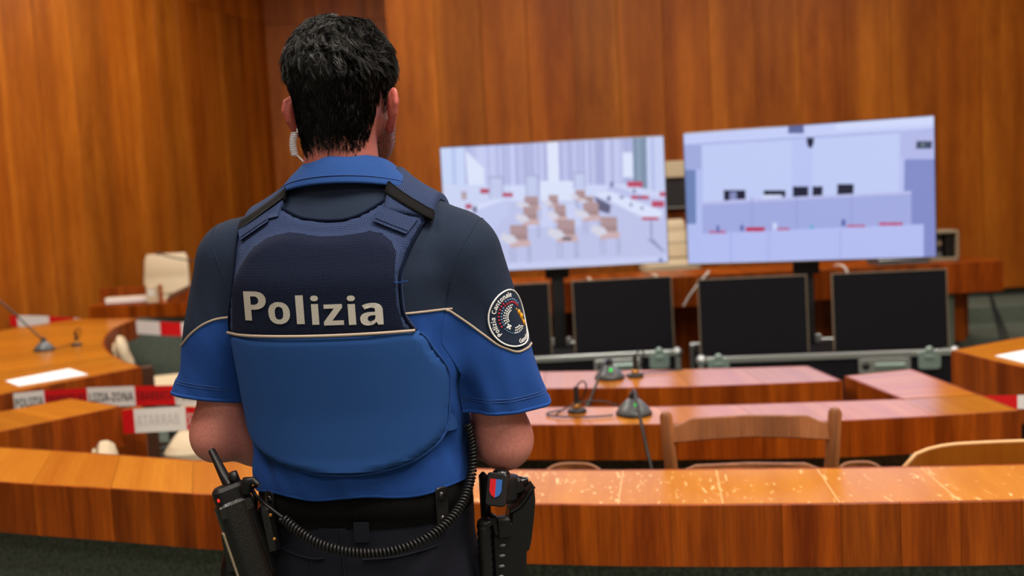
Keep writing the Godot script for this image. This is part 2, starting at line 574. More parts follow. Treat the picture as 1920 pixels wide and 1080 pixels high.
func build_room() -> void:
	var f := struct_node("floor")
	part("slab", M.new().box(Vector3(0.5, -0.06, -4.0), Vector3(13.0, 0.12, 18.0)).done(), mats.carpet, f)
	var c := struct_node("ceiling")
	part("slab", M.new().box(Vector3(0.5, CEIL + 0.1, -4.0), Vector3(13.0, 0.2, 18.0)).done(), mats.plaster, c)
	# wall behind the screens
	var wb := struct_node("wall_back")
	part("backing", M.new().box(Vector3(2.58, 2.5, -8.93), Vector3(7.05, 4.0, 0.22)).done(), mats.gasket, wb)
	plank_row(wb, PackedVector2Array([Vector2(-0.945, -8.81), Vector2(6.1, -8.81)]), 0.395, 0.5, CEIL, [])
	plank_row(wb, PackedVector2Array([Vector2(-0.955, -11.95), Vector2(-0.955, -8.83)]), 0.395, 0.0, CEIL, [])
	# plinth under it, carpeted
	part("plinth", M.new().box(Vector3(2.58, 0.25, -8.96), Vector3(7.05, 0.5, 0.1)).done(), mats.carpet, wb)
	# recess between the two panelled walls
	var wr := struct_node("wall_recess")
	part("backing", M.new().box(Vector3(-1.95, CEIL / 2, -12.12), Vector3(2.2, CEIL, 0.2)).done(), mats.gasket, wr)
	plank_row(wr, PackedVector2Array([Vector2(-2.76, -12.0), Vector2(-0.955, -12.0)]), 0.6, 0.0, CEIL, [3.72])
	# curved wall on the left
	var wl := struct_node("wall_left")
	var arc := PackedVector2Array()
	var key := [Vector2(-2.76, -12.0), Vector2(-3.03, -11.23), Vector2(-3.16, -10.65), Vector2(-3.55, -9.3), Vector2(-4.1, -7.9), Vector2(-4.65, -6.2), Vector2(-5.05, -4.3), Vector2(-5.3, -2.0), Vector2(-5.4, 1.0), Vector2(-5.4, 4.6)]
	key.reverse()
	for i in key.size(): arc.append(key[i])
	plank_row(wl, arc, 0.39, 0.0, CEIL, [3.72])
	var back := M.new()
	for i in arc.size() - 1:
		var a := arc[i]; var b := arc[i + 1]
		var n := Vector2(-(b.y - a.y), b.x - a.x).normalized()
		back.prism(PackedVector2Array([a - n * 0.015, b - n * 0.015, b - n * 0.2, a - n * 0.2]), 0.0, CEIL)
	part("backing", back.done(), mats.gasket, wl)
	# right wall and the wall behind the camera
	var wrt := struct_node("wall_right")
	part("backing", M.new().box(Vector3(6.25, CEIL / 2, -2.2), Vector3(0.2, CEIL, 13.8)).done(), mats.gasket, wrt)
	plank_row(wrt, PackedVector2Array([Vector2(6.13, -8.81), Vector2(6.13, 4.6)]), 0.395, 0.0, CEIL, [])
	var wf := struct_node("wall_front")
	part("surface", M.new().box(Vector3(0.4, CEIL / 2, 4.7), Vector3(12.0, CEIL, 0.2)).done(), mats.plaster, wf)
	# carpeted steps and dais in front of the back wall
	var d := struct_node("floor_dais")
	part("platform", M.new().box(Vector3(2.9, 0.215, -8.52), Vector3(6.4, 0.43, 0.76), Basis.IDENTITY, 0.008).done(), mats.carpet, d)
	part("step", M.new().box(Vector3(4.6, 0.145, -7.79), Vector3(2.9, 0.29, 0.70), Basis.IDENTITY, 0.008).done(), mats.carpet, d)
	part("step", M.new().box(Vector3(4.6, 0.07, -7.12), Vector3(2.9, 0.14, 0.66), Basis.IDENTITY, 0.008).done(), mats.carpet, d)

# ------------------------------------------------------------------ counters
func resample(p: Array, n: int) -> PackedVector2Array:
	var cv := Curve2D.new()
	for i in p.size():
		var a: Vector2 = p[maxi(i - 1, 0)]; var b: Vector2 = p[mini(i + 1, p.size() - 1)]
		var tan_ := (b - a) / 6.0
		cv.add_point(p[i], -tan_, tan_)
	cv.bake_interval = 0.01
	var out := PackedVector2Array()
	for i in n + 1: out.append(cv.sample_baked(cv.get_baked_length() * i / n))
	return out

func along_x(p: Array, xs: Array) -> PackedVector2Array:
	var fine := resample(p, 200)
	var o := PackedVector2Array()
	for x in xs:
		var best := fine[0]
		for q in fine: if absf(q.x - x) < absf(best.x - x): best = q
		o.append(best)
	return o

# a curved counter: top panels, front and rear fascia panels, end panels, supports
func counter(t: Node3D, front: Array, back: Array, n: int, h: float, fh: float, ends := [true, true], rear := true, tops := "top", sd := 0, modesty := 0.0) -> void:
	var f := resample(front, n); var b := resample(back, n)
	var o := Vector2(t.position.x, t.position.z)
	for i in n + 1:
		f[i] -= o; b[i] -= o
	var g := 0.0008
	for i in n:
		var fd := (f[i + 1] - f[i]).normalized() * g
		var bd := (b[i + 1] - b[i]).normalized() * g
		var inw := ((b[i] + b[i + 1]) - (f[i] + f[i + 1])).normalized()
		var m := M.new()
		m.uvs = 1.25
		m.uvo = Vector2(0.31 * i + 0.17 * sd, 0.23 * i)
		var gr := atan2(inw.x, inw.y)
		m.prism(PackedVector2Array([f[i] + fd + inw * 0.0125, f[i + 1] - fd + inw * 0.0125, b[i + 1] - bd - inw * 0.0125, b[i] + bd - inw * 0.0125]), h - 0.03, h, 0.0, -gr)
		part("top_panel", m.done(), mats["%s%d" % [tops, (i * 2 + sd + i / 3) % 5]] if tops != "worn" else mats.worn, t)
		fascia(t, f[i], f[i + 1], h, fh, i + sd, inw)
		if rear: fascia(t, b[i + 1], b[i], h, fh, i + sd + 2, -inw)
	if modesty > 0.0:
		for i in n:
			var inw := ((b[i] + b[i + 1]) - (f[i] + f[i + 1])).normalized()
			var m := M.new()
			var ex := (f[i + 1] - f[i]).normalized() * 0.02
			m.prism(PackedVector2Array([f[i] - ex + inw * modesty, f[i + 1] + ex + inw * modesty, f[i + 1] + ex + inw * (modesty + 0.02), f[i] - ex + inw * (modesty + 0.02)]), 0.0, h - 0.031)
			part("modesty_panel", m.done(), mats.carpet, t)
	for e in 2:
		if ends[e]:
			var k := 0 if e == 0 else n
			var dir := (f[1] - f[0]).normalized() if e == 0 else (f[n - 1] - f[n]).normalized()
			var p0: Vector2 = b[k] if e == 0 else f[k]
			var p1: Vector2 = f[k] if e == 0 else b[k]
			var parts := maxi(1, int(round(p0.distance_to(p1) / 0.34)))
			for q in parts:
				fascia(t, p0.lerp(p1, float(q) / parts), p0.lerp(p1, float(q + 1) / parts), h, fh, q + sd + e, dir)

func fascia(t: Node3D, a: Vector2, b: Vector2, h: float, fh: float, k: int, inw: Vector2) -> void:
	var m := M.new()
	m.uvs = 1.1
	m.uvo = Vector2(0.37 * k, 0.21 * k)
	var d := (b - a).normalized() * 0.0006
	m.prism(PackedVector2Array([a + d, b - d, b - d + inw * 0.012, a + d + inw * 0.012]), h - fh, h + 0.0004, 0.0012)
	part("fascia_panel", m.done(), mats["fas%d" % (k % 5)], t)

func support(t: Node3D, p: Vector2, w: float, d: float, turn: float, h: float, m := "dark_wood") -> void:
	var o := part("support", M.new().box(Vector3(0, h / 2, 0), Vector3(w, h, d), Basis.IDENTITY, 0.004).done(), mats[m], t)
	o.position = Vector3(p.x - t.position.x, 0, p.y - t.position.z)
	o.rotation.y = turn

func worn_texture() -> ImageTexture:
	var im := wood_image(1024, 256, 51, rgb8(172, 100, 22), rgb8(204, 134, 42), 0.7)
	# u runs along the counter, v across it; grain already runs across
	var r := RandomNumberGenerator.new(); r.seed = 77
	var pale := rgb8(250, 222, 178)
	for k in 300:
		var cl := r.randi() % 9
		var cx: float = [90, 120, 230, 300, 380, 520, 640, 760, 900][cl] + r.randfn(0, 34)
		var cy := r.randf_range(6, 250)
		var ln := r.randf_range(4, 16) if r.randf() < 0.75 else r.randf_range(16, 54)
		var wd := r.randi_range(1, 3)
		var sl := r.randf_range(-0.08, 0.14)
		for j in int(ln):
			var x := int(cx + sl * j); var y := int(cy + j)
			if x >= 0 and x + wd < 1024 and y >= 0 and y < 256:
				im.fill_rect(Rect2i(x, y, wd, 1), im.get_pixel(x, y).lerp(pale, r.randf_range(0.35, 0.9)))
	for k in 60:
		var x := r.randi_range(0, 1000); var y := r.randi_range(5, 250)
		var s := r.randi_range(2, 5)
		im.fill_rect(Rect2i(x, y, s, maxi(1, s - 1)), im.get_pixel(x, y).lerp(pale, 0.7))
	return img_tex(im)

func build_counters() -> void:
	var worn := mat(Color.WHITE, 0.3)
	worn.albedo_texture = worn_texture()
	mats.worn = worn
	# nearest counter, curving across the whole picture
	var t := thing("curved_counter", "long curved orange veneer counter right in front of the officer, top scratched pale", "counter", Vector3(0, 0, -2.5))
	counter(t, [Vector2(-1.95, -3.05), Vector2(-1.541, -2.889), Vector2(-1.156, -2.753), Vector2(-0.803, -2.624), Vector2(-0.36, -2.497)], [Vector2(-2.12, -3.50), Vector2(-1.786, -3.37), Vector2(-1.389, -3.207), Vector2(-1.032, -3.047), Vector2(-0.45, -2.86)], 6, 0.75, 0.152, [true, false], true, "top", 0, 0.13)
	# the scratched right-hand stretch: five veneer leaves
	var fk := [Vector2(-0.36, -2.497), Vector2(0.025, -2.406), Vector2(0.282, -2.353), Vector2(0.531, -2.315), Vector2(0.774, -2.281), Vector2(1.154, -2.24), Vector2(1.7, -2.2)]
	var bk_ := [Vector2(-0.45, -2.86), Vector2(0.003, -2.734), Vector2(0.3, -2.675), Vector2(0.606, -2.628), Vector2(0.879, -2.585), Vector2(1.305, -2.532), Vector2(1.9, -2.48)]
	var fr := along_x(fk, [-0.36, -0.04, 0.225, 0.479, 0.744, 1.01, 1.28, 1.5, 1.7])
	var bk := along_x(bk_, [-0.45, 0.0, 0.28, 0.53, 0.79, 1.045, 1.33, 1.62, 1.9])
	for i in 8:
		var a := fr[i] - Vector2(0, -2.5); var b := fr[i + 1] - Vector2(0, -2.5)
		var c := bk[i + 1] - Vector2(0, -2.5); var d := bk[i] - Vector2(0, -2.5)
		var inw := ((c + d) - (a + b)).normalized()
		var g := (b - a).normalized() * 0.0008
		var q := [a + g + inw * 0.0125, b - g + inw * 0.0125, c - g - inw * 0.0125, d + g - inw * 0.0125]
		var m := M.new()
		m.prism(PackedVector2Array(q), 0.72, 0.7493)
		var u0 := 0.125 * i; var u1 := 0.125 * (i + 1)
		var p := []
		for w in q: p.append(Vector3(w.x, 0.75, w.y))
		m.quad(p[0], p[1], p[2], p[3], Vector2(u0, 1), Vector2(u1, 1), Vector2(u1, 0), Vector2(u0, 0))
		part("top_panel", m.done(), worn, t)
		# pale filler in the joint between two leaves
		var s := M.new()
		s.prism(PackedVector2Array([b - g * 1.8 + inw * 0.0125, b + g * 1.8 + inw * 0.0125, c + g * 1.8 - inw * 0.0125, c - g * 1.8 - inw * 0.0125]), 0.72, 0.7502)
		part("joint_filler", s.done(), mats.edge, t)
		var h0 := a; var h1 := b
		fascia(t, h0, h0.lerp(h1, 0.5), 0.75, 0.152, i * 2, inw)
		fascia(t, h0.lerp(h1, 0.5), h1, 0.75, 0.152, i * 2 + 3, inw)
		fascia(t, c, d, 0.75, 0.152, i + 2, -inw)
		part("modesty_panel", M.new().prism(PackedVector2Array([a - g * 25.0 + inw * 0.13, b + g * 25.0 + inw * 0.13, b + g * 25.0 + inw * 0.15, a - g * 25.0 + inw * 0.15]), 0.0, 0.719).done(), mats.carpet, t)

	# second ring: middle counter with its return wing
	t = thing("curved_counter", "orange veneer counter with a return wing at its right end, gooseneck microphone on it", "counter", Vector3(0.6, 0, -3.4))
	counter(t, [Vector2(-0.55, -3.42), Vector2(0.047, -3.277), Vector2(0.462, -3.188), Vector2(1.035, -3.107), Vector2(1.32, -3.105)], [Vector2(-0.6, -3.73), Vector2(0.055, -3.57), Vector2(0.505, -3.465), Vector2(1.0, -3.41), Vector2(1.32, -3.385)], 7, 0.75, 0.118, [true, false], true, "top", 0, 0.25)
	counter(t, [Vector2(1.32, -3.105), Vector2(1.6, -3.119)], [Vector2(1.32, -3.385), Vector2(1.595, -3.39)], 1, 0.75, 0.118, [false, false], false, "top", 3)
	fascia(t, Vector2(1.6, -3.119) - Vector2(0.6, -3.4), Vector2(1.595, -3.39) - Vector2(0.6, -3.4), 0.75, 0.118, 1, Vector2(-1, 0))
	counter(t, [Vector2(1.595, -3.39), Vector2(1.574, -3.916)], [Vector2(1.32, -3.385), Vector2(1.28, -3.846)], 2, 0.75, 0.118, [false, true], true, "top", 4)
	support(t, Vector2(1.43, -3.78), 0.05, 0.2, 0.15, 0.719)
	support(t, Vector2(1.49, -3.34), 0.16, 0.03, 0.0, 0.719)

	# third ring
	t = thing("curved_counter", "innermost orange veneer counter standing before the black flight cases", "counter", Vector3(0.5, 0, -4.0))
	counter(t, [Vector2(-0.45, -4.07), Vector2(0.064, -3.918), Vector2(0.675, -3.79), Vector2(1.243, -3.752)], [Vector2(-0.4, -4.46), Vector2(0.074, -4.313), Vector2(0.65, -4.19), Vector2(1.217, -4.107)], 6, 0.75, 0.118, [true, true], true, "top", 2, 0.12)

	# left: wide horseshoe counter
	t = thing("horseshoe_counter", "broad horseshoe-shaped orange counter by the left panelled wall, paper and microphone on it", "counter", Vector3(-3.0, 0, -6.0))
	counter(t, [Vector2(-1.923, -5.07), Vector2(-2.092, -5.295), Vector2(-2.349, -5.725), Vector2(-2.595, -6.257), Vector2(-2.826, -7.016), Vector2(-2.888, -7.623)], [Vector2(-2.72, -3.85), Vector2(-3.1, -4.3), Vector2(-3.5, -5.1), Vector2(-3.75, -6.0), Vector2(-3.85, -7.0), Vector2(-3.45, -7.83)], 9, 0.75, 0.145, [true, true], true, "top", 1)
	for x in [[-2.3, -4.7], [-2.8, -5.6], [-3.1, -6.8], [-2.15, -5.15]]: support(t, Vector2(x[0], x[1]), 0.05, 0.5, -0.9, 0.72)

	# left: short end of the second ring
	t = thing("curved_counter", "short orange counter end beside the red and white tape, cream chair tucked below", "counter", Vector3(-2.0, 0, -3.8))
	counter(t, [Vector2(-1.98, -3.545), Vector2(-1.888, -3.65), Vector2(-1.612, -4.004)], [Vector2(-2.28, -3.84), Vector2(-2.1, -4.05), Vector2(-1.928, -4.252)], 2, 0.75, 0.165, [true, true], true, "top", 3)
	support(t, Vector2(-1.66, -4.08), 0.06, 0.2, -0.9, 0.72, "fas1")
	support(t, Vector2(-2.1, -3.8), 0.05, 0.2, -0.9, 0.72)

	# right: counter running out of the picture
	t = thing("curved_counter", "orange counter corner with white paper at the right edge, deep fascia", "counter", Vector3(2.2, 0, -4.0))
	counter(t, [Vector2(1.9, -4.299), Vector2(1.97, -3.82), Vector2(2.12, -3.3)], [Vector2(2.35, -4.56), Vector2(2.5, -4.0), Vector2(2.7, -3.4)], 3, 0.75, 0.225, [true, true], true, "top", 0)
	support(t, Vector2(2.2, -4.2), 0.05, 0.3, 0.4, 0.72)
	support(t, Vector2(2.35, -3.5), 0.05, 0.3, 0.4, 0.72)

	# judges' bench behind the screens
	t = thing("judges_bench", "long raised wooden bench behind the video screens, cables lying on its edge", "bench", Vector3(1.0, 0, -7.3))
	counter(t, [Vector2(-1.2, -7.1), Vector2(3.47, -7.0)], [Vector2(-1.2, -7.75), Vector2(3.47, -7.65)], 9, 0.9, 0.215, [true, true], true, "fas", 1)
	for i in 9:
		var a := -1.15 + i * 0.513
		var m := M.new(); m.uvs = 0.9; m.uvo = Vector2(0.2 * i, 0.1)
		m.box(Vector3(a + 0.255 - 1.0, 0.335, -0.25 + 0.02), Vector3(0.505, 0.65, 0.02), Basis.IDENTITY, 0.002)
		part("modesty_panel", m.done(), mats["fas%d" % (i % 5)], t)
		if i % 3 == 0: part("support", M.new().box(Vector3(a + 0.05 - 1.0, 0.36, -0.35), Vector3(0.05, 0.72, 0.4)).done(), mats.dark_wood, t)
	part("pedestal", M.new().box(Vector3(3.1 - 1.0, 0.345, 0.2), Vector3(0.11, 0.69, 0.05), Basis.IDENTITY, 0.003).done(), mats.carpet, t)
	part("shelf_box", M.new().box(Vector3(3.24 - 1.0, 0.48, -0.1), Vector3(0.15, 0.36, 0.3), Basis.IDENTITY, 0.004).done(), mats.fas3, t)
	part("support", M.new().box(Vector3(3.24 - 1.0, 0.15, -0.1), Vector3(0.08, 0.3, 0.2)).done(), mats.black, t)

	# side desk at the far left
	t = thing("side_desk", "brown clerk's desk by the left wall with a cream chair behind it", "desk", Vector3(-2.7, 0, -7.85))
	counter(t, [Vector2(-3.42, -8.0), Vector2(-1.7, -7.8)], [Vector2(-3.46, -8.34), Vector2(-1.75, -8.14)], 5, 0.83, 0.11, [true, true], true, "fas", 2)
	part("modesty_panel", M.new().box(Vector3(0.15, 0.36, -0.16), Vector3(1.6, 0.72, 0.03), Basis(Vector3.UP, 0.134), 0.003).done(), mats.carpet, t)
	var up := part("upstand", M.new().box(Vector3.ZERO, Vector3(0.5, 0.13, 0.02), Basis.IDENTITY, 0.003).done(), mats.fas3, t)
	up.position = Vector3(-0.46, 0.893, -0.40); up.rotation.y = 0.134

# ------------------------------------------------------------------ video screens and flight cases
var scr: Image
func sp(x: float, y: float, side: int) -> Vector2:
	# points noted on the tilted picture of each screen, straightened to the panel
	if side == 0:
		var top := 185.0 - 88.0 * (x - 88.0) / 1510.0
		return Vector2((x - 88.0 - 0.02 * (y - 150.0)) / 1520.0 * 768.0, (y - top) / 850.0 * 432.0)
	var top2 := 185.0 - 113.0 * (x - 135.0) / 1545.0
	var hgt := 805.0 + 83.0 * (x - 135.0) / 1545.0
	return Vector2((x - 135.0 - 0.03 * (y - 150.0)) / 1540.0 * 768.0, (y - top2) / hgt * 432.0)

func sq(side: int, c: Color, pts: Array) -> void:
	var o := []
	for i in range(0, pts.size(), 2): o.append(sp(pts[i], pts[i + 1], side))
	fill_poly(scr, o, c)

func sr(side: int, c: Color, x0: float, y0: float, x1: float, y1: float) -> void:
	sq(side, c, [x0, y0, x1, y0, x1, y1, x0, y1])

func meeting_room_image() -> Image:
	scr = Image.create(768, 432, false, Image.FORMAT_RGB8)
	scr.fill(rgb8(206, 206, 234))
	# curtains in folds
	var r := RandomNumberGenerator.new(); r.seed = 4
	var x := 250.0
	while x < 1400.0:
		var w := r.randf_range(10, 26)
		var v := r.randf_range(0.0, 1.0)
		sr(0, rgb8(176, 176, 212).lerp(rgb8(226, 226, 248), v), x, 60, x + w, 440)
		x += w
	sr(0, rgb8(224, 234, 250), 60, 60, 250, 520)
	sr(0, rgb8(196, 206, 238), 165, 60, 190, 520)
	sq(0, rgb8(252, 254, 255), [258, 195, 380, 320, 380, 430, 268, 432])
	sr(0, rgb8(230, 232, 248), 60, 430, 640, 620)
	sr(0, rgb8(255, 255, 255), 815, 60, 890, 440)
	sr(0, rgb8(250, 252, 255), 760, 400, 985, 545)
	sr(0, rgb8(238, 240, 252), 560, 430, 680, 540)
	sr(0, rgb8(232, 234, 250), 985, 425, 1220, 520)
	sr(0, rgb8(252, 254, 255), 1328, 205, 1396, 372)
	sr(0, rgb8(112, 134, 150), 1398, 60, 1492, 450)
	sr(0, rgb8(134, 156, 166), 1425, 60, 1450, 430)
	sr(0, rgb8(222, 226, 246), 1492, 60, 1640, 480)
	sr(0, rgb8(196, 202, 232), 1520, 60, 1545, 480)
	# pale floor
	sq(0, rgb8(208, 208, 232), [60, 640, 540, 540, 1230, 530, 1640, 600, 1640, 1060, 60, 1060])
	sq(0, rgb8(226, 226, 244), [700, 560, 990, 545, 1040, 700, 640, 720])
	sq(0, rgb8(222, 222, 244), [60, 980, 1640, 900, 1640, 1060, 60, 1060])
	# flip charts
	for f in [[410, 372, 510, 522], [660, 358, 750, 502], [990, 338, 1072, 452]]:
		sr(0, rgb8(176, 178, 206), f[0], f[1], f[2], f[3])
		sr(0, rgb8(216, 218, 238), f[0] + 10, f[1] + 14, f[2] - 10, f[3])
	# long white desk on the left
	sq(0, rgb8(214, 216, 240), [205, 640, 330, 565, 535, 510, 545, 625, 420, 740, 340, 800])
	sq(0, rgb8(244, 246, 255), [205, 640, 330, 565, 535, 510, 520, 530, 350, 590, 250, 650])
	sq(0, rgb8(70, 76, 112), [300, 575, 322, 575, 322, 615, 290, 615])
	for q in [[350, 455, 410, 488], [500, 482, 572, 510], [245, 560, 288, 592], [190, 600, 215, 618]]: sr(0, rgb8(196, 40, 66), q[0], q[1], q[2], q[3])
	sr(0, rgb8(196, 160, 150), 220, 475, 258, 530)
	# tables on the right
	sq(0, rgb8(232, 232, 248), [1250, 425, 1330, 415, 1610, 480, 1610, 520, 1420, 485])
	sq(0, rgb8(250, 250, 255), [1128, 482, 1250, 470, 1595, 600, 1580, 640, 1450, 640])
	sq(0, rgb8(66, 62, 92), [1128, 500, 1240, 560, 1230, 620, 1160, 600])
	for q in [[1355, 400, 1460, 438], [1380, 495, 1500, 520], [1520, 530, 1605, 572], [1450, 640, 1565, 660], [1575, 470, 1612, 500]]: sr(0, rgb8(204, 30, 62), q[0], q[1], q[2], q[3])
	for q in [[1240, 405, 1258, 440], [1395, 450, 1410, 478], [1300, 500, 1330, 515], [1430, 500, 1448, 520], [1370, 545, 1385, 570], [1215, 500, 1240, 530], [1445, 570, 1460, 590]]: sr(0, rgb8(84, 86, 130), q[0], q[1], q[2], q[3])
	# chairs with writing tablets
	var ch := [[1000, 460, 1066, 510], [1060, 502, 1122, 540], [815, 495, 880, 552], [650, 505, 745, 570], [850, 560, 930, 640], [1050, 545, 1156, 630], [640, 575, 735, 660], [870, 660, 990, 765], [1165, 640, 1280, 742], [545, 700, 665, 802]]
	for c in ch:
		var w: float = c[2] - c[0]; var h: float = c[3] - c[1]
		for lx in [-0.02, 0.2, 0.95, 1.1]:
			sr(0, rgb8(160, 156, 186), c[0] + w * lx, c[3] + h * 0.3, c[0] + w * lx + maxf(5.0, w * 0.06), c[3] + h * 1.5)
		sr(0, rgb8(186, 138, 124), c[0], c[1], c[2], c[3])
		sr(0, rgb8(170, 122, 110), c[0], c[1] + h * 0.6, c[2], c[3])
		sq(0, rgb8(228, 176, 158), [c[0] - w * 0.05, c[3] + h * 0.5, c[0], c[3], c[2] + w * 0.12, c[3], c[2] + w * 0.15, c[3] + h * 0.4])
		sq(0, rgb8(244, 232, 226), [c[0] - w * 0.6, c[1] + h * 0.95, c[0] - w * 0.45, c[1] + h * 0.55, c[0] + w * 0.2, c[1] + h * 0.7, c[0] + w * 0.45, c[1] + h * 1.1, c[0] - w * 0.1, c[1] + h * 1.3])
	sr(0, rgb8(60, 50, 56), 900, 780, 965, 800)
	sq(0, rgb8(150, 150, 186), [1480, 790, 1530, 790, 1600, 870, 1590, 880])
	sr(0, rgb8(150, 150, 186), 1505, 660, 1520, 800)
	sr(0, rgb8(70, 90, 160), 1560, 920, 1588, 940)
	for y in 432:
		for x2 in 768: scr.set_pixel(x2, y, scr.get_pixel(x2, y).lerp(Color.WHITE, 0.22))
	return scr

func court_image() -> Image:
	scr = Image.create(768, 432, false, Image.FORMAT_RGB8)
	scr.fill(rgb8(206, 212, 244))
	sq(1, rgb8(222, 228, 250), [250, 240, 1480, 170, 1480, 560, 250, 620])
	sq(1, rgb8(214, 220, 248), [830, 190, 960, 190, 960, 580, 830, 590])
	sq(1, rgb8(226, 230, 252), [100, 160, 1740, 40, 1740, 150, 100, 250])
	sq(1, rgb8(240, 242, 255), [1100, 100, 1740, 40, 1740, 120, 1100, 160])
	sq(1, rgb8(196, 200, 232), [100, 250, 1740, 145, 1740, 160, 100, 262])
	sr(1, rgb8(110, 116, 158), 808, 120, 905, 178)
	sq(1, rgb8(36, 40, 66), [922, 205, 968, 205, 965, 245, 950, 270, 935, 265, 925, 240])
	sr(1, rgb8(206, 206, 236), 1480, 160, 1740, 335)
	sr(1, rgb8(66, 76, 100), 1575, 228, 1665, 275)
	sr(1, rgb8(120, 140, 130), 1602, 240, 1625, 262)
	sr(1, rgb8(186, 192, 226), 140, 255, 255, 410)
	sr(1, rgb8(128, 148, 186), 140, 405, 215, 740)
	sr(1, rgb8(206, 212, 244), 215, 400, 260, 760)
	sr(1, rgb8(150, 156, 204), 1505, 340, 1740, 980)
	sr(1, rgb8(214, 216, 246), 1478, 330, 1508, 560)
	# seats behind the bench
	for q in [[398, 530, 538, 600], [655, 532, 792, 590], [838, 508, 935, 585], [960, 508, 1022, 575], [1112, 494, 1210, 565]]: sr(1, rgb8(34, 36, 58), q[0], q[1], q[2], q[3])
	sr(1, rgb8(150, 154, 190), 435, 540, 482, 600)
	sr(1, rgb8(246, 248, 255), 648, 560, 772, 596)
	# bench in two tiers
	sq(1, rgb8(186, 190, 228), [255, 610, 1550, 545, 1555, 790, 255, 830])
	sq(1, rgb8(216, 214, 240), [255, 600, 1550, 540, 1550, 556, 255, 620])
	for lx in [575, 860, 1195]: sr(1, rgb8(172, 176, 216), lx, 570, lx + 8, 800)
	sq(1, rgb8(208, 212, 246), [235, 800, 1625, 750, 1630, 1010, 235, 1020])
	for lx in [440, 680, 1130]: sr(1, rgb8(190, 194, 232), lx, 780, lx + 8, 1000)
	for q in [[300, 785, 410, 798], [540, 762, 662, 788], [740, 768, 820, 780], [1170, 752, 1280, 765], [1365, 738, 1505, 757]]: sr(1, rgb8(214, 84, 120), q[0], q[1], q[2], q[3])
	sr(1, rgb8(208, 30, 70), 540, 764, 660, 784)
	for q in [[350, 750, 366, 792], [505, 748, 525, 785], [1140, 718, 1162, 758]]: sr(1, rgb8(90, 104, 168), q[0], q[1], q[2], q[3])
	sr(1, rgb8(236, 240, 255), 712, 735, 738, 780)
	sr(1, rgb8(110, 200, 214), 945, 752, 968, 775)
	return scr

func television(label: String, at: Vector3, turn: float, im: Image, tilt: float) -> void:
	var t := thing("television", label, "television", at, turn)
	t.rotation.x = tilt
	var w := 1.435; var h := 0.81
	var m := M.new()
	m.slab(Vector3(0, 0, -0.03), rounded(w + 0.012, h + 0.012, 0.018), 0.045, Basis.IDENTITY, 0.004)
	part("housing", m.done(), mats.black_gloss, t)
	var sm := mat(Color.BLACK, 0.25)
	sm.emission_enabled = true
	sm.emission_texture = img_tex(im)
	sm.emission_operator = BaseMaterial3D.EMISSION_OP_MULTIPLY
	sm.emission = Color(0.88, 0.91, 1.0)
	sm.emission_energy_multiplier = 0.95
	var s := M.new()
	s.quad(Vector3(-w / 2, -h / 2, -0.0055), Vector3(w / 2, -h / 2, -0.0055), Vector3(w / 2, h / 2, -0.0055), Vector3(-w / 2, h / 2, -0.0055))
	part("screen", s.done(), sm, t, "bright lilac-white video picture")
	var b := M.new()
	b.box(Vector3(0, -h / 2 - 0.002, -0.006), Vector3(w, 0.009, 0.012), Basis.IDENTITY, 0.001)
	part("lower_bezel", b.done(), mats.steel, t)
	part("rear_cover", M.new().box(Vector3(0, -0.12, -0.075), Vector3(0.9, 0.42, 0.06), Basis.IDENTITY, 0.02).done(), mats.black, t)
	var l := AreaLight3D.new()
	l.name = "light"
	l.area_size = Vector2(1.4, 0.78)
	l.light_color = Color(0.80, 0.83, 1.0)
	l.light_energy = 0.25
	l.area_range = 12.0
	l.area_attenuation = 2.0
	l.shadow_enabled = true
	t.add_child(l)
	l.position = Vector3(0, 0, 0.01)
	l.rotation.y = PI

func rounded(w: float, h: float, r: float, n := 4) -> PackedVector2Array:
	var o := PackedVector2Array()
	for c in 4:
		var cx := (w / 2 - r) * (1.0 if c in [0, 3] else -1.0)
		var cy := (h / 2 - r) * (1.0 if c in [0, 1] else -1.0)
		for k in n + 1:
			var a := PI / 2 * (c + float(k) / n)
			o.append(Vector2(cx + cos(a) * r, cy + sin(a) * r))
	return o

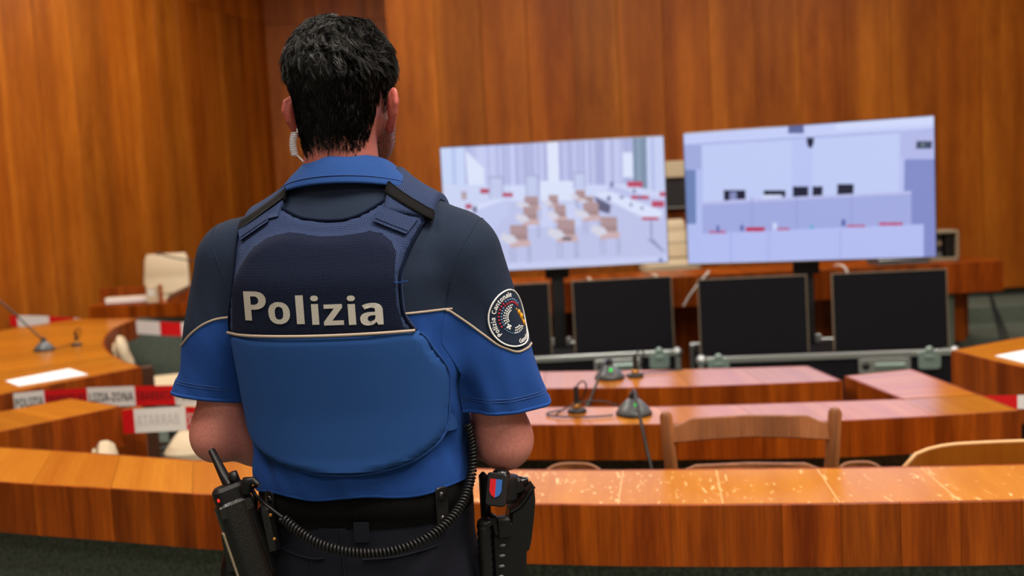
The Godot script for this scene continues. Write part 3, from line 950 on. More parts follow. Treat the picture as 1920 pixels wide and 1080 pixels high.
func flight_case(label: String, at: Vector3, turn: float, pole_h: float, pole_x: float, plates: Array, catches: Array) -> void:
	var t := thing("flight_case", label, "flight case", at, turn)
	var w := 1.46; var h := 0.52; var d := 0.62
	part("body", M.new().box(Vector3(0, 0.06 + (h - 0.06) / 2, -d / 2), Vector3(w - 0.03, h - 0.08, d - 0.03), Basis.IDENTITY, 0.003).done(), mats.black_panel, t)
	for e in [[0.0, 0.075, 0.0, w, 0.03], [0.0, h - 0.012, 0.0, w, 0.036]]:
		part("edge_rail", M.new().box(Vector3(0, e[1], -0.012), Vector3(w, e[4], 0.03), Basis.IDENTITY, 0.004).done(), mats.metal, t)
		part("edge_rail", M.new().box(Vector3(0, e[1], -d + 0.012), Vector3(w, e[4], 0.03), Basis.IDENTITY, 0.004).done(), mats.metal, t)
	for sx in [-1.0, 1.0]:
		part("corner_post", M.new().box(Vector3(sx * (w / 2 - 0.012), h / 2 + 0.03, -0.012), Vector3(0.034, h - 0.06, 0.034), Basis.IDENTITY, 0.004).done(), mats.metal, t)
		part("corner_post", M.new().box(Vector3(sx * (w / 2 - 0.012), h / 2 + 0.03, -d + 0.012), Vector3(0.034, h - 0.06, 0.034), Basis.IDENTITY, 0.004).done(), mats.metal, t)
		part("corner_cap", M.new().ball(Vector3(sx * (w / 2 - 0.014), h - 0.012, -0.014), Vector3(0.034, 0.034, 0.034)).done(), mats.metal, t)
		for z in [-0.08, -d + 0.08]:
			part("castor", M.new().lathe(Vector3(sx * (w / 2 - 0.12) - 0.015, 0.03, z), [Vector2(0, 0), Vector2(0.03, 0), Vector2(0.03, 0.03), Vector2(0, 0.03)], 14, Basis(Vector3.FORWARD, -PI / 2)).done(), mats.black, t)
			part("castor_fork", M.new().box(Vector3(sx * (w / 2 - 0.12), 0.05, z), Vector3(0.05, 0.03, 0.05), Basis.IDENTITY, 0.004).done(), mats.metal, t)
	for x in catches:
		var c := part("butterfly_catch", M.new().slab(Vector3.ZERO, rounded(0.125, 0.105, 0.02), 0.008, Basis.IDENTITY, 0.002).done(), mats.zinc, t)
		c.position = Vector3(x, h - 0.052, 0.008)
		part("twist_key", M.new().slab(Vector3(0, 0.02, 0.012), rounded(0.05, 0.022, 0.008), 0.014, Basis.IDENTITY, 0.002).ball(Vector3(0, 0.055, 0.004), Vector3(0.026, 0.026, 0.008)).done(), mats.zinc, c)
	for x in plates:
		var c := part("handle_plate", M.new().slab(Vector3.ZERO, rounded(0.29, 0.088, 0.012), 0.008, Basis.IDENTITY, 0.002).done(), mats.metal, t)
		c.position = Vector3(x, h - 0.076, 0.008)
		part("handle_bar", M.new().box(Vector3(0.03, 0.0, 0.012), Vector3(0.17, 0.03, 0.02), Basis.IDENTITY, 0.006).done(), mats.zinc, c)
		part("keyhole_cap", M.new().lathe(Vector3(-0.105, 0, 0.004), [Vector2(0, 0.006), Vector2(0.018, 0.006), Vector2(0.02, 0), Vector2(0.024, 0)], 16, Basis(Vector3.RIGHT, PI / 2)).done(), mats.black, c)
	# folded-up black lid halves either side of the lifting pole
	for q in [[-0.71, pole_x - 0.075], [pole_x + 0.075, 0.71]]:
		var pw: float = q[1] - q[0]
		var p := part("lid_panel", M.new().box(Vector3(0, 0.225, 0), Vector3(pw, 0.45, 0.012), Basis.IDENTITY, 0.002).done(), mats.black_panel, t)
		p.position = Vector3((q[0] + q[1]) / 2, h + 0.004, -0.10)
		p.rotation.x = -0.05
		for e in [[0.0, 0.452, pw + 0.010, 0.005], [pw / 2 + 0.001, 0.225, 0.005, 0.45], [-pw / 2 - 0.001, 0.225, 0.005, 0.45]]:
			part("edge_strip", M.new().box(Vector3(e[0], e[1], 0), Vector3(e[2], e[3], 0.016), Basis.IDENTITY, 0.001).done(), mats.cream_dark, p)
	part("lifting_pole", M.new().box(Vector3(pole_x, (h + pole_h) / 2 - 0.1, -0.5), Vector3(0.085, pole_h - h + 0.2, 0.05), Basis.IDENTITY, 0.004).done(), mats.black, t)
	for sx in [-0.055, 0.055]:
		part("pole_clamp", M.new().box(Vector3(pole_x + sx, h + 0.03, -0.46), Vector3(0.03, 0.05, 0.05), Basis.IDENTITY, 0.004).done(), mats.metal, t)
	part("mounting_arm", M.new().box(Vector3(pole_x, pole_h + 0.16, -0.5), Vector3(0.16, 0.5, 0.03), Basis.IDENTITY, 0.004).done(), mats.black, t)

func build_screens() -> void:
	television("left large video screen showing a meeting room with rows of brown chairs", Vector3(0.304, 1.4557, -6.45), 0.0, meeting_room_image(), 0.0)
	television("right large video screen showing an empty pale judges' bench and white wall", Vector3(1.79, 1.452, -6.0), -0.34, court_image(), 0.0)
	flight_case("open black flight case with silver edges under the left video screen", Vector3(0.29, 0, -6.12), 0.0, 1.06, 0.015, [0.34], [0.6])
	flight_case("open black flight case with silver edges under the right video screen", Vector3(1.80, 0, -5.70), -0.1, 1.04, -0.01, [0.32], [-0.62, 0.57])

# ------------------------------------------------------------------ chairs
func wooden_chair(at: Vector3, turn: float) -> void:
	var t := thing("wooden_chair", "brown ladder-back wooden chair with scooped top rail behind the scratched counter", "chair", at, turn)
	# back towards +z; seat towards -z
	for sx in [-1.0, 1.0]:
		var p := M.new()
		p.uvs = 2.0
		p.tube([Vector3(sx * 0.205, 0.0, -0.02), Vector3(sx * 0.215, 0.45, -0.02), Vector3(sx * 0.225, 0.70, 0.0), Vector3(sx * 0.235, 0.862, 0.02), Vector3(sx * 0.236, 0.874, 0.021)], [0.017, 0.02, 0.02, 0.019, 0.012], 10)
		part("rear_leg", p.done(), mats.brown, t)
		var q := M.new()
		q.tube([Vector3(sx * 0.2, 0.0, -0.42), Vector3(sx * 0.2, 0.43, -0.42)], [0.015, 0.02], 10)
		part("front_leg", q.done(), mats.brown, t)
		part("stretcher", M.new().tube([Vector3(sx * 0.203, 0.2, -0.02), Vector3(sx * 0.2, 0.2, -0.42)], 0.01, 8).done(), mats.brown, t)
	part("stretcher", M.new().tube([Vector3(-0.2, 0.26, -0.42), Vector3(0.2, 0.26, -0.42)], 0.01, 8).done(), mats.brown, t)
	for r in [[0.81, 1.0], [0.675, 0.85]]:
		var o := PackedVector2Array()
		var w: float = 0.222 if r[1] > 0.9 else 0.215
		var k: float = r[1]
		for e in [Vector2(-w, -0.028 * k), Vector2(-0.12, -0.020 * k), Vector2(0.0, -0.015 * k), Vector2(0.12, -0.020 * k), Vector2(w, -0.028 * k), Vector2(w, 0.024 * k), Vector2(w - 0.02, 0.024 * k), Vector2(w - 0.04, 0.033 * k), Vector2(w - 0.06, 0.043 * k), Vector2(0.0, 0.048 * k), Vector2(-w + 0.06, 0.043 * k), Vector2(-w + 0.04, 0.033 * k), Vector2(-w + 0.02, 0.024 * k), Vector2(-w, 0.024 * k)]: o.append(e)
		var m := M.new()
		m.uvs = 1.6
		var rail := part("back_rail", m.slab(Vector3.ZERO, o, 0.02, Basis(Vector3.BACK, 0.0), 0.003).done(), mats.brown, t)
		rail.position = Vector3(0, r[0], 0.012 if r[1] > 0.9 else -0.003)
		rail.rotation.x = -0.1
	var s := M.new()
	s.uvs = 1.6
	s.box(Vector3(0, 0.445, -0.22), Vector3(0.43, 0.028, 0.44), Basis.IDENTITY, 0.008)
	part("seat", s.done(), mats.brown, t)
	for a in [[Vector3(0, 0.41, -0.42), Vector3(0.38, 0.05, 0.018)], [Vector3(0, 0.41, -0.02), Vector3(0.38, 0.05, 0.018)]]:
		part("apron", M.new().box(a[0], a[1], Basis.IDENTITY, 0.002).done(), mats.brown, t)

func ply_chair(n: String, at: Vector3, turn: float, w: float, top: float, label: String, m_: Material) -> void:
	var t := thing(n, label, "chair", at, turn)
	var bent := M.new()
	bent.uvs = 1.5
	# curved shell back: rows of points on a bent sheet with round upper corners
	var cols := 16; var rows := 10
	for face in 2:
		var off := 0.0055 * (1.0 if face == 0 else -1.0)
		bent.smooth(true)
		for i in cols:
			for j in rows:
				var q := []
				for e in [[i, j], [i + 1, j], [i + 1, j + 1], [i, j + 1]]: q.append(_shell(e[0], e[1], cols, rows, w, top, off))
				if face == 0: bent.quad(q[0], q[1], q[2], q[3], Vector2(i, j) * 0.06, Vector2(i + 1, j) * 0.06, Vector2(i + 1, j + 1) * 0.06, Vector2(i, j + 1) * 0.06)
				else: bent.quad(q[0], q[3], q[2], q[1])
	part("backrest", bent.done(), m_, t)
	var rim := M.new()
	var edge := []
	for j in rows + 1: edge.append(_shell(0, j, cols, rows, w, top, 0.0))
	for i in range(1, cols): edge.append(_shell(i, rows, cols, rows, w, top, 0.0))
	for j in rows + 1: edge.append(_shell(cols, rows - j, cols, rows, w, top, 0.0))
	part("backrest_edge", rim.tube(edge, 0.0058, 8).done(), mats.edge if m_ == mats.ply else m_, t)
	part("seat", M.new().slab(Vector3(0, 0.44, -0.24), rounded(w * 0.95, 0.34, 0.07), 0.013, Basis(Vector3.RIGHT, -PI / 2), 0.003).done(), m_, t)
	for sx in [-1.0, 1.0]:
		part("leg", M.new().tube([Vector3(sx * w * 0.4, 0.0, 0.03), Vector3(sx * w * 0.38, 0.43, -0.06), Vector3(sx * w * 0.36, top - 0.1, -0.02)], 0.011, 8).done(), mats.steel, t)
		part("leg", M.new().tube([Vector3(sx * w * 0.4, 0.0, -0.38), Vector3(sx * w * 0.38, 0.43, -0.34)], 0.011, 8).done(), mats.steel, t)

func _shell(i: int, j: int, cols: int, rows: int, w: float, top: float, off: float) -> Vector3:
	var u := float(i) / cols * 2.0 - 1.0
	var v := float(j) / rows
	var r := minf(0.16, w * 0.35)
	var x := u * w / 2
	var y := top - 0.26 + 0.26 * v
	# round corners
	var ex := absf(x) - (w / 2 - r)
	if ex > 0.0:
		var y_max := top - 0.055 + sqrt(maxf(0.0, 1.0 - (ex / r) * (ex / r))) * 0.055
		y = top - 0.26 + (y_max - top + 0.26) * v
	return Vector3(x, y, -0.03 * (1.0 - u * u) + 0.03 + off + 0.05 * (v - 0.5))

# upholstered swivel chair in cream leather; faces -z
func cream_chair(at: Vector3, turn: float, label: String, top: float, arms := true, shell_mat := "cream") -> void:
	var t := thing("leather_chair", label, "chair", at, turn)
	var k := top - 0.5
	var b := M.new()
	var sections := [[0.52, 0.40, 0.05], [0.62, 0.41, 0.075], [0.5 + k * 0.66, 0.40, 0.06], [0.5 + k * 0.70, 0.40, 0.05], [0.5 + k * 0.74, 0.395, 0.065], [0.5 + k * 0.93, 0.38, 0.06], [top, 0.34, 0.03]]
	b.smooth(true)
	var rings := []
	for s in sections:
		var ring := []
		var lean: float = (s[0] - 0.5) * 0.22
		for q in rounded(s[1], s[2], s[2] * 0.48, 4): ring.append(Vector3(q.x, s[0], q.y + 0.2 + lean))
		rings.append(ring)
	for i in rings.size() - 1:
		var n: int = rings[i].size()
		for j in n:
			var j1 := (j + 1) % n
			b.quad(rings[i][j1], rings[i][j], rings[i + 1][j], rings[i + 1][j1])
	b.smooth(false)
	var last: Array = rings[rings.size() - 1]
	var cen := Vector3.ZERO
	for p in last: cen += p
	cen /= last.size()
	for j in last.size(): b.tri(cen, last[(j + 1) % last.size()], last[j])
	var bk := part("backrest", b.done(), mats.cream, t)
	var shell := M.new()
	shell.box(Vector3(0, 0.5 + k * 0.45, 0.2 + k * 0.1 + 0.045), Vector3(0.38, k * 0.85, 0.016), Basis(Vector3.RIGHT, 0.216), 0.006)
	part("back_shell", shell.done(), mats[shell_mat], t)
	for y in [0.64, 0.74, 0.84]:
		if y < 0.5 + k * 0.6:
			part("seam", M.new().tube([Vector3(-0.19, y, 0.2 + (y - 0.5) * 0.22 - 0.036), Vector3(0.19, y, 0.2 + (y - 0.5) * 0.22 - 0.036)], 0.004, 6).done(), mats.cream_dark, bk)
	var s2 := M.new()
	s2.slab(Vector3(0, 0.46, -0.04), rounded(0.47, 0.46, 0.09), 0.10, Basis(Vector3.RIGHT, -PI / 2), 0.025)
	part("seat", s2.done(), mats.cream, t)
	if arms:
		for sx in [-1.0, 1.0]:
			var a := part("armrest", M.new().box(Vector3(sx * 0.26, 0.84, -0.02), Vector3(0.06, 0.05, 0.34), Basis.IDENTITY, 0.014).done(), mats.cream, t)
			part("arm_post", M.new().box(Vector3(sx * 0.26, 0.64, 0.08), Vector3(0.045, 0.38, 0.05), Basis.IDENTITY, 0.008).done(), mats.cream, a)
	part("column", M.new().lathe(Vector3.ZERO, [Vector2(0.0, 0.06), Vector2(0.03, 0.06), Vector2(0.03, 0.26), Vector2(0.022, 0.27), Vector2(0.022, 0.41), Vector2(0, 0.41)], 14).done(), mats.steel, t)
	for k2 in 5:
		var an := TAU * k2 / 5.0 + 0.3
		var d := Vector3(cos(an), 0, sin(an))
		var lg := part("foot", M.new().tube([d * 0.02 + Vector3(0, 0.09, 0), d * 0.28 + Vector3(0, 0.06, 0)], [0.022, 0.014], 8).done(), mats.steel, t)
		part("castor", M.new().ball(d * 0.28 + Vector3(0, 0.026, 0), Vector3(0.026, 0.026, 0.026), Basis.IDENTITY, 10, 8).done(), mats.black, lg)

func build_furniture() -> void:
	wooden_chair(Vector3(0.657, 0.0, -2.80), -0.13)
	ply_chair("plywood_chair", Vector3(1.385, 0.0, -2.80), -0.06, 0.6, 0.745, "honey-coloured bent plywood chair with rounded back, right of the wooden chair", mats.ply)
	ply_chair("low_chair", Vector3(0.162, 0.0, -2.93), -0.2, 0.20, 0.711, "brown chair whose rounded top barely shows above the scratched counter, below the gooseneck microphone", mats.brown)
	ply_chair("low_chair", Vector3(0.995, 0.0, -2.91), -0.05, 0.155, 0.676, "brown chair whose rounded top barely shows between the wooden and the plywood chair", mats.brown)
	cream_chair(Vector3(-3.06, 0.0, -8.62), PI + 0.1, "cream leather chair behind the brown clerk's desk by the left wall", 1.19, true, "dark_wood")
	cream_chair(Vector3(-2.15, 0.0, -6.1), -1.2, "cream leather chair inside the curve of the horseshoe counter", 0.79, false)
	cream_chair(Vector3(-1.36, 0.0, -4.5), PI + 0.2, "cream leather swivel chair standing below the lower strip of tape", 0.655, false)
	cream_chair(Vector3(-1.23, 0.0, -3.52), -1.2, "cream leather chair tucked under the short counter end", 0.705, false)
	cream_chair(Vector3(1.32, 0.43, -8.3), PI, "cream leather judge's chair seen in the gap between the two screens", 0.84, false)

# ------------------------------------------------------------------ small things
func bez(a: Vector3, b: Vector3, c: Vector3, d: Vector3, n := 14) -> Array:
	var o := []
	for i in n + 1: o.append(a.bezier_interpolate(b, c, d, float(i) / n))
	return o

func microphone(label: String, at: Vector3, turn: float, stem: Array, wire: Array, lit := true) -> void:
	# base is a low wedge; stem points are in the scene's own space
	var t := thing("gooseneck_microphone", label, "microphone", at, turn)
	var b := M.new()
	var prof := [Vector2(0.065, 0.0), Vector2(0.066, 0.008), Vector2(0.058, 0.022), Vector2(0.036, 0.042), Vector2(0.02, 0.055), Vector2(0.0, 0.058)]
	b.lathe(Vector3.ZERO, prof, 24, Basis.IDENTITY, 0.9)
	part("base", b.done(), mats.mic_base, t)
	part("foot_ring", M.new().lathe(Vector3.ZERO, [Vector2(0.0, 0.0), Vector2(0.068, 0.0), Vector2(0.069, 0.006), Vector2(0.066, 0.009)], 24, Basis.IDENTITY, 0.9).done(), mats.black, t)
	part("collar", M.new().lathe(Vector3(0, 0.048, 0), [Vector2(0.018, 0), Vector2(0.016, 0.018), Vector2(0.011, 0.03), Vector2(0, 0.03)], 14).done(), mats.black, t)
	if lit: part("led", M.new().ball(Vector3(0.0, 0.04, 0.042), Vector3(0.007, 0.007, 0.005), Basis.IDENTITY, 10, 8).done(), mats.led_green, t, "small green indicator light")
	part("button", M.new().ball(Vector3(0.0, 0.022, 0.052), Vector3(0.014, 0.004, 0.008), Basis.IDENTITY, 10, 8).done(), mats.black, t)
	var inv := t.global_transform.affine_inverse()
	var loc := []
	for p in stem: loc.append(inv * p)
	var st := part("gooseneck", M.new().tube(loc, 0.0055, 8).done(), mats.rubber, t)
	var e: Vector3 = loc[loc.size() - 1]
	var f: Vector3 = e + (e - loc[loc.size() - 2]).normalized() * 0.045
	part("capsule", M.new().tube([e, e.lerp(f, 0.2), e.lerp(f, 0.85), f], [0.006, 0.010, 0.010, 0.006], 10).done(), mats.black, st)
	if wire:
		var wl := []
		for p in wire: wl.append(inv * p)
		part("cable", M.new().tube(wl, 0.003, 6).done(), mats.rubber, t)

func paper(label: String, pts: Array, y: float) -> void:
	var m := M.new()
	var p := PackedVector2Array()
	for q in pts: p.append(q)
	m.prism(p, y + 0.0006, y + 0.003)
	one("paper_sheets", m.done(), mats.paper, label, "paper", "papers on the counters")

# plastic barrier tape hanging between points; runs: [length, is_red, text]
func barrier_tape(label: String, path: Array, hgt: float, runs: Array, ghost := false, flip := false) -> void:
	var t := thing("barrier_tape", label, "barrier tape")
	var cv := Curve3D.new()
	for p in path: cv.add_point(p)
	cv.bake_interval = 0.01
	var s := 0.0
	for r in runs:
		var m := M.new()
		m.smooth(true)
		var n := 6
		for side in 2:
			for i in n:
				var a := _tape_at(cv, s + r[0] * i / n); var b := _tape_at(cv, s + r[0] * (i + 1) / n)
				var nn := (b - a).cross(Vector3.UP).normalized() * (-0.0004 if side == 0 else 0.0004)
				var dn := Vector3(0, -hgt, 0)
				if side == 0: m.quad(a - nn + dn, b - nn + dn, b - nn, a - nn)
				else: m.quad(b - nn + dn, a - nn + dn, a - nn, b - nn)
		part("red_band" if r[1] else "white_band", m.done(), mats.tape_red if r[1] else mats.tape_white, t)
		if r[2] != "":
			var tm := text_tris(r[2])
			var wd: float = tm.w; var k: float = minf(hgt * 0.5 / 0.72, r[0] * 0.92 / maxf(wd, 0.01))
			var fw: float = r[0] * 0.92 / wd
			var w := M.new()
			var v: PackedVector3Array = tm.v
			for i in range(0, v.size(), 3):
				var q := []
				for j in 3:
					var g := v[i + j]
					var along: float = s + r[0] * 0.04 + (g.x if not flip else wd - g.x) * fw
					var c := _tape_at(cv, along); var c2 := _tape_at(cv, along + 0.01)
					var nn := (c2 - c).cross(Vector3.UP).normalized() * 0.0009
					q.append(c + nn + Vector3(0, -hgt * 0.74 + g.y * hgt * 0.62, 0))
				var nn2: Vector3 = (q[1] - q[0]).cross(q[2] - q[0])
				if nn2.z < 0.0: w.tri(q[0], q[2], q[1])
				else: w.tri(q[0], q[1], q[2])
			part("lettering", w.done(), mats.tape_ghost if ghost else (mats.tape_ink_red if r[1] else mats.tape_ink), t)
		s += r[0]

func _tape_at(cv: Curve3D, d: float) -> Vector3:
	return cv.sample_baked(clampf(d, 0.0, cv.get_baked_length()))

var font_cache := {}
# triangles of a word in the bold sans face, letter height about 1 for capitals = 0.72
func text_tris(word: String, bold := true) -> Dictionary:
	if font_cache.has(word): return font_cache[word]
	var tm := TextMesh.new()
	var f := SystemFont.new()
	f.font_names = PackedStringArray(["Droid Sans"])
	f.font_weight = 700 if bold else 400
	tm.font = f
	tm.font_size = 64
	tm.pixel_size = 1.0 / 64.0
	tm.depth = 0.0
	tm.curve_step = 1.0
	tm.text = word
	tm.horizontal_alignment = HORIZONTAL_ALIGNMENT_LEFT
	tm.vertical_alignment = VERTICAL_ALIGNMENT_BOTTOM
	var arr := tm.get_mesh_arrays()
	var v: PackedVector3Array = arr[Mesh.ARRAY_VERTEX]
	var ix = arr[Mesh.ARRAY_INDEX]
	var out := PackedVector3Array()
	if ix != null and ix.size() > 0:
		for i in ix: out.append(v[i])
	else:
		out = v
	var lo := Vector3(1e9, 1e9, 0); var hi := Vector3(-1e9, -1e9, 0)
	for p in out:
		lo = lo.min(p); hi = hi.max(p)
	for i in out.size(): out[i] -= Vector3(lo.x, lo.y, 0)
	var d := {"v": out, "w": hi.x - lo.x, "h": hi.y - lo.y}
	font_cache[word] = d
	return d

func build_small() -> void:
	microphone("gooseneck microphone with green light on the middle counter, its stem bent towards the wooden chair", Vector3(0.395, 0.7512, -3.36), 0.1,
		bez(Vector3(0.395, 0.81, -3.36), Vector3(0.39, 0.9, -3.3), Vector3(0.37, 0.83, -3.06), Vector3(0.396, 0.66, -2.97)),
		bez(Vector3(0.36, 0.765, -3.40), Vector3(0.25, 0.82, -3.49), Vector3(0.12, 0.77, -3.34), Vector3(0.13, 0.757, -3.38)))
	microphone("gooseneck microphone with green light on the innermost counter before the flight cases", Vector3(0.383, 0.7512, -4.06), 0.05,
		bez(Vector3(0.383, 0.81, -4.06), Vector3(0.37, 0.88, -3.98), Vector3(0.32, 0.82, -3.75), Vector3(0.268, 0.745, -3.66)),
		bez(Vector3(0.45, 0.755, -4.09), Vector3(0.5, 0.757, -4.12), Vector3(0.58, 0.757, -4.10), Vector3(0.7, 0.757, -4.14)))
	microphone("gooseneck microphone standing on the broad horseshoe counter", Vector3(-2.83, 0.7512, -5.95), 0.6,
		bez(Vector3(-2.83, 0.81, -5.95), Vector3(-2.95, 0.92, -5.98), Vector3(-3.03, 1.0, -6.0), Vector3(-3.12, 1.07, -6.02)),
		bez(Vector3(-2.78, 0.757, -5.98), Vector3(-2.75, 0.757, -6.05), Vector3(-2.76, 0.757, -6.1), Vector3(-2.74, 0.757, -6.17)), false)
	# little cable stands
	for c in [[Vector3(0.205, 0.7512, -3.44), "black cable stand with a looped wire on the middle counter"], [Vector3(0.49, 0.7512, -4.06), "black cable stand on the innermost counter beside the microphone"], [Vector3(-2.70, 0.7512, -6.10), "black cable stand with a looped wire on the horseshoe counter"]]:
		var t := thing("cable_stand", c[1], "cable stand", c[0])
		part("base", M.new().lathe(Vector3.ZERO, [Vector2(0, 0), Vector2(0.034, 0), Vector2(0.034, 0.008), Vector2(0.02, 0.016), Vector2(0, 0.016)], 16).done(), mats.black, t)
		part("post", M.new().tube([Vector3(0, 0.01, 0), Vector3(0, 0.09, 0)], [0.011, 0.008], 8).done(), mats.black, t)
		part("brass_ring", M.new().lathe(Vector3(0, 0.016, 0), [Vector2(0.015, 0), Vector2(0.015, 0.014), Vector2(0, 0.014)], 14).done(), mats.brass, t)
		part("wire_loop", M.new().tube(bez(Vector3(0, 0.085, 0), Vector3(0.03, 0.14, 0.0), Vector3(0.06, 0.09, 0.01), Vector3(0.005, 0.03, 0.012)), 0.003, 6).done(), mats.rubber, t)
	var w := thing("loose_cable", "thin black cable looped on the middle counter beside the microphone", "cable")
	part("wire", M.new().tube(bez(Vector3(0.32, 0.7560, -3.34), Vector3(0.22, 0.7560, -3.30), Vector3(-0.02, 0.7560, -3.40), Vector3(0.165, 0.7560, -3.47)), 0.003, 6).done(), mats.rubber, w)
	paper("white paper sheets on the broad horseshoe counter", [Vector2(-2.501, -4.827), Vector2(-2.319, -5.128), Vector2(-2.123, -4.894), Vector2(-2.345, -4.643)], 0.7504)
	paper("white paper sheets on the counter corner at the right", [Vector2(1.995, -4.10), Vector2(2.25, -4.24), Vector2(2.26, -4.0), Vector2(2.02, -3.89)], 0.7504)
	# tape
	barrier_tape("red and white police tape with black lettering stretched before the horseshoe counter", [Vector3(-2.26, 0.757, -4.42), Vector3(-2.129, 0.76, -4.44), Vector3(-1.936, 0.76, -4.45), Vector3(-1.727, 0.756, -4.45), Vector3(-1.551, 0.751, -4.45), Vector3(-1.2, 0.742, -4.38), Vector3(-0.8, 0.738, -4.26), Vector3(-0.447, 0.742, -4.14)], 0.09,
		[[0.13, false, "POLIZIA"], [0.19, true, "SBARRATA PO"], [0.215, false, "LIZIA-ZONA"], [0.18, true, "SBARRATA"], [0.27, false, "POLIZIA-ZONA"], [0.2, true, "SBARRATA"], [0.27, false, "POLIZIA-ZONA"], [0.2, true, "SBARRATA"], [0.25, false, ""]])
	barrier_tape("lower strip of red and white tape tied to the short counter end, reverse side showing", [Vector3(-1.596, 0.743, -3.96), Vector3(-1.54, 0.747, -3.95), Vector3(-1.341, 0.747, -3.95), Vector3(-1.0, 0.74, -3.85), Vector3(-0.6, 0.735, -3.70)], 0.098,
		[[0.052, true, ""], [0.21, false, "ATARRABS"], [0.2, true, "SBARRATA"], [0.27, false, ""], [0.2, true, ""], [0.2, false, ""]], true)
	barrier_tape("red and white tape stretched along the left panelled wall behind the horseshoe counter", [Vector3(-4.02, 0.80, -7.92), Vector3(-3.726, 0.777, -7.93), Vector3(-3.515, 0.752, -7.93), Vector3(-3.40, 0.73, -7.92)], 0.09,
		[[0.06, true, ""], [0.25, false, ""], [0.20, true, ""], [0.1, false, ""]])
	barrier_tape("red and white tape crossing below the brown clerk's desk", [Vector3(-2.78, 0.768, -7.3), Vector3(-2.549, 0.757, -7.2), Vector3(-2.433, 0.745, -7.2), Vector3(-1.9, 0.735, -7.2), Vector3(-1.205, 0.80, -7.2)], 0.1,
		[[0.225, false, ""], [0.16, true, ""], [0.25, false, ""], [0.2, true, ""], [0.25, false, ""], [0.2, true, ""], [0.35, false, ""]])
	barrier_tape("short bit of red and white tape hanging below the counter corner at the right", [Vector3(1.604, 0.722, -3.5), Vector3(1.777, 0.716, -3.5), Vector3(2.035, 0.706, -3.5)], 0.05,
		[[0.178, true, ""], [0.25, false, ""]])
	# equipment on the judges' bench
	var e := thing("amplifier_rack", "open grey rack box of electronic equipment at the bench's right end", "equipment box", Vector3(3.14, 0.9012, -7.22), -0.1)
	part("case", M.new().box(Vector3(0, 0.21, -0.1), Vector3(0.22, 0.02, 0.24), Basis.IDENTITY, 0.003).box(Vector3(0.1, 0.105, -0.1), Vector3(0.02, 0.21, 0.24), Basis.IDENTITY, 0.003).box(Vector3(-0.1, 0.105, -0.1), Vector3(0.02, 0.21, 0.24), Basis.IDENTITY, 0.003).box(Vector3(0, 0.012, -0.1), Vector3(0.22, 0.024, 0.24), Basis.IDENTITY, 0.003).done(), mats.cream_dark, e)
	part("back_plate", M.new().box(Vector3(0, 0.11, -0.1), Vector3(0.19, 0.19, 0.02)).done(), mats.black, e)
	for k in 4:
		part("module", M.new().box(Vector3(-0.045, 0.045 + k * 0.042, -0.05), Vector3(0.085, 0.034, 0.08), Basis.IDENTITY, 0.003).done(), [mats.grey_plastic, mats.black, mats.cream_dark, mats.black][k], e)
	part("panel", M.new().box(Vector3(0.05, 0.1, -0.05), Vector3(0.06, 0.17, 0.08), Basis.IDENTITY, 0.003).done(), mats.black_gloss, e)
	var lp := thing("laptop", "closed grey laptop lying on the judges' bench below the right screen", "laptop", Vector3(2.80, 0.9012, -7.2), -0.02)
	part("base", M.new().box(Vector3(0, 0.012, 0), Vector3(0.36, 0.018, 0.25), Basis.IDENTITY, 0.005).done(), mats.grey_plastic, lp)
	part("lid", M.new().box(Vector3(0, 0.034, 0), Vector3(0.36, 0.02, 0.25), Basis.IDENTITY, 0.006).done(), mats.steel, lp)
	# white cables lying over the bench's front edge
	var ci := 0
	for c in [[0.55, 0.05, "white cable hanging over the bench edge below the left screen's middle"], [1.02, 0.05, "white cable hanging over the bench edge at the left screen's corner"], [1.42, -0.22, "white cable drooping over the bench edge between the two screens"], [2.35, 0.03, "white cable hanging over the bench edge below the right screen"]]:
		var m := M.new()
		m.tube(bez(Vector3(c[0], 0.912, -7.2), Vector3(c[0], 0.935, -6.98), Vector3(c[0] + c[1] * 0.4, 0.92, -6.95), Vector3(c[0] + c[1], 0.70, -6.97)), 0.007, 8)
		one("white_cable", m.done(), mats.white, c[2], "cable", "white cables over the bench edge")
		ci += 1
	var kb := thing("black_cable_bundle", "bundle of black cables hanging from the right end of the judges' bench", "cable")
	for k in 3:
		part("wire", M.new().tube(bez(Vector3(3.40, 0.69, -7.05), Vector3(3.38 + 0.02 * k, 0.5, -7.0), Vector3(3.5 + 0.02 * k, 0.3, -6.95 + 0.02 * k), Vector3(3.30 + 0.03 * k, 0.01, -6.72 + 0.02 * k)), 0.008, 7).done(), mats.rubber, kb)
	# on the wall between the screens
	one("wall_panel", M.new().box(Vector3(1.475, 1.70, -8.78), Vector3(0.3, 0.145, 0.03), Basis.IDENTITY, 0.006).done(), mats.cream, "cream box mounted on the wall above a black loudspeaker", "wall box")
	var spk := thing("wall_loudspeaker", "black loudspeaker on the wall in the gap between the screens", "loudspeaker", Vector3(1.475, 1.485, -8.797))
	part("cabinet", M.new().box(Vector3(0, 0, 0.05), Vector3(0.29, 0.25, 0.1), Basis.IDENTITY, 0.008).done(), mats.black_panel, spk)
	part("grille", M.new().slab(Vector3(0, 0, 0.103), rounded(0.2, 0.22, 0.02), 0.006, Basis.IDENTITY, 0.002).done(), mats.black, spk)
	part("lower_trim", M.new().box(Vector3(0, -0.118, 0.102), Vector3(0.27, 0.012, 0.008), Basis.IDENTITY, 0.002).done(), mats.metal, spk)
	# slanted reading board and its microphone on the side desk
	var rb := thing("reading_stand", "dark slanted wooden reading stand on the clerk's desk", "reading stand", Vector3(-2.5, 0.8315, -8.06), 0.12)
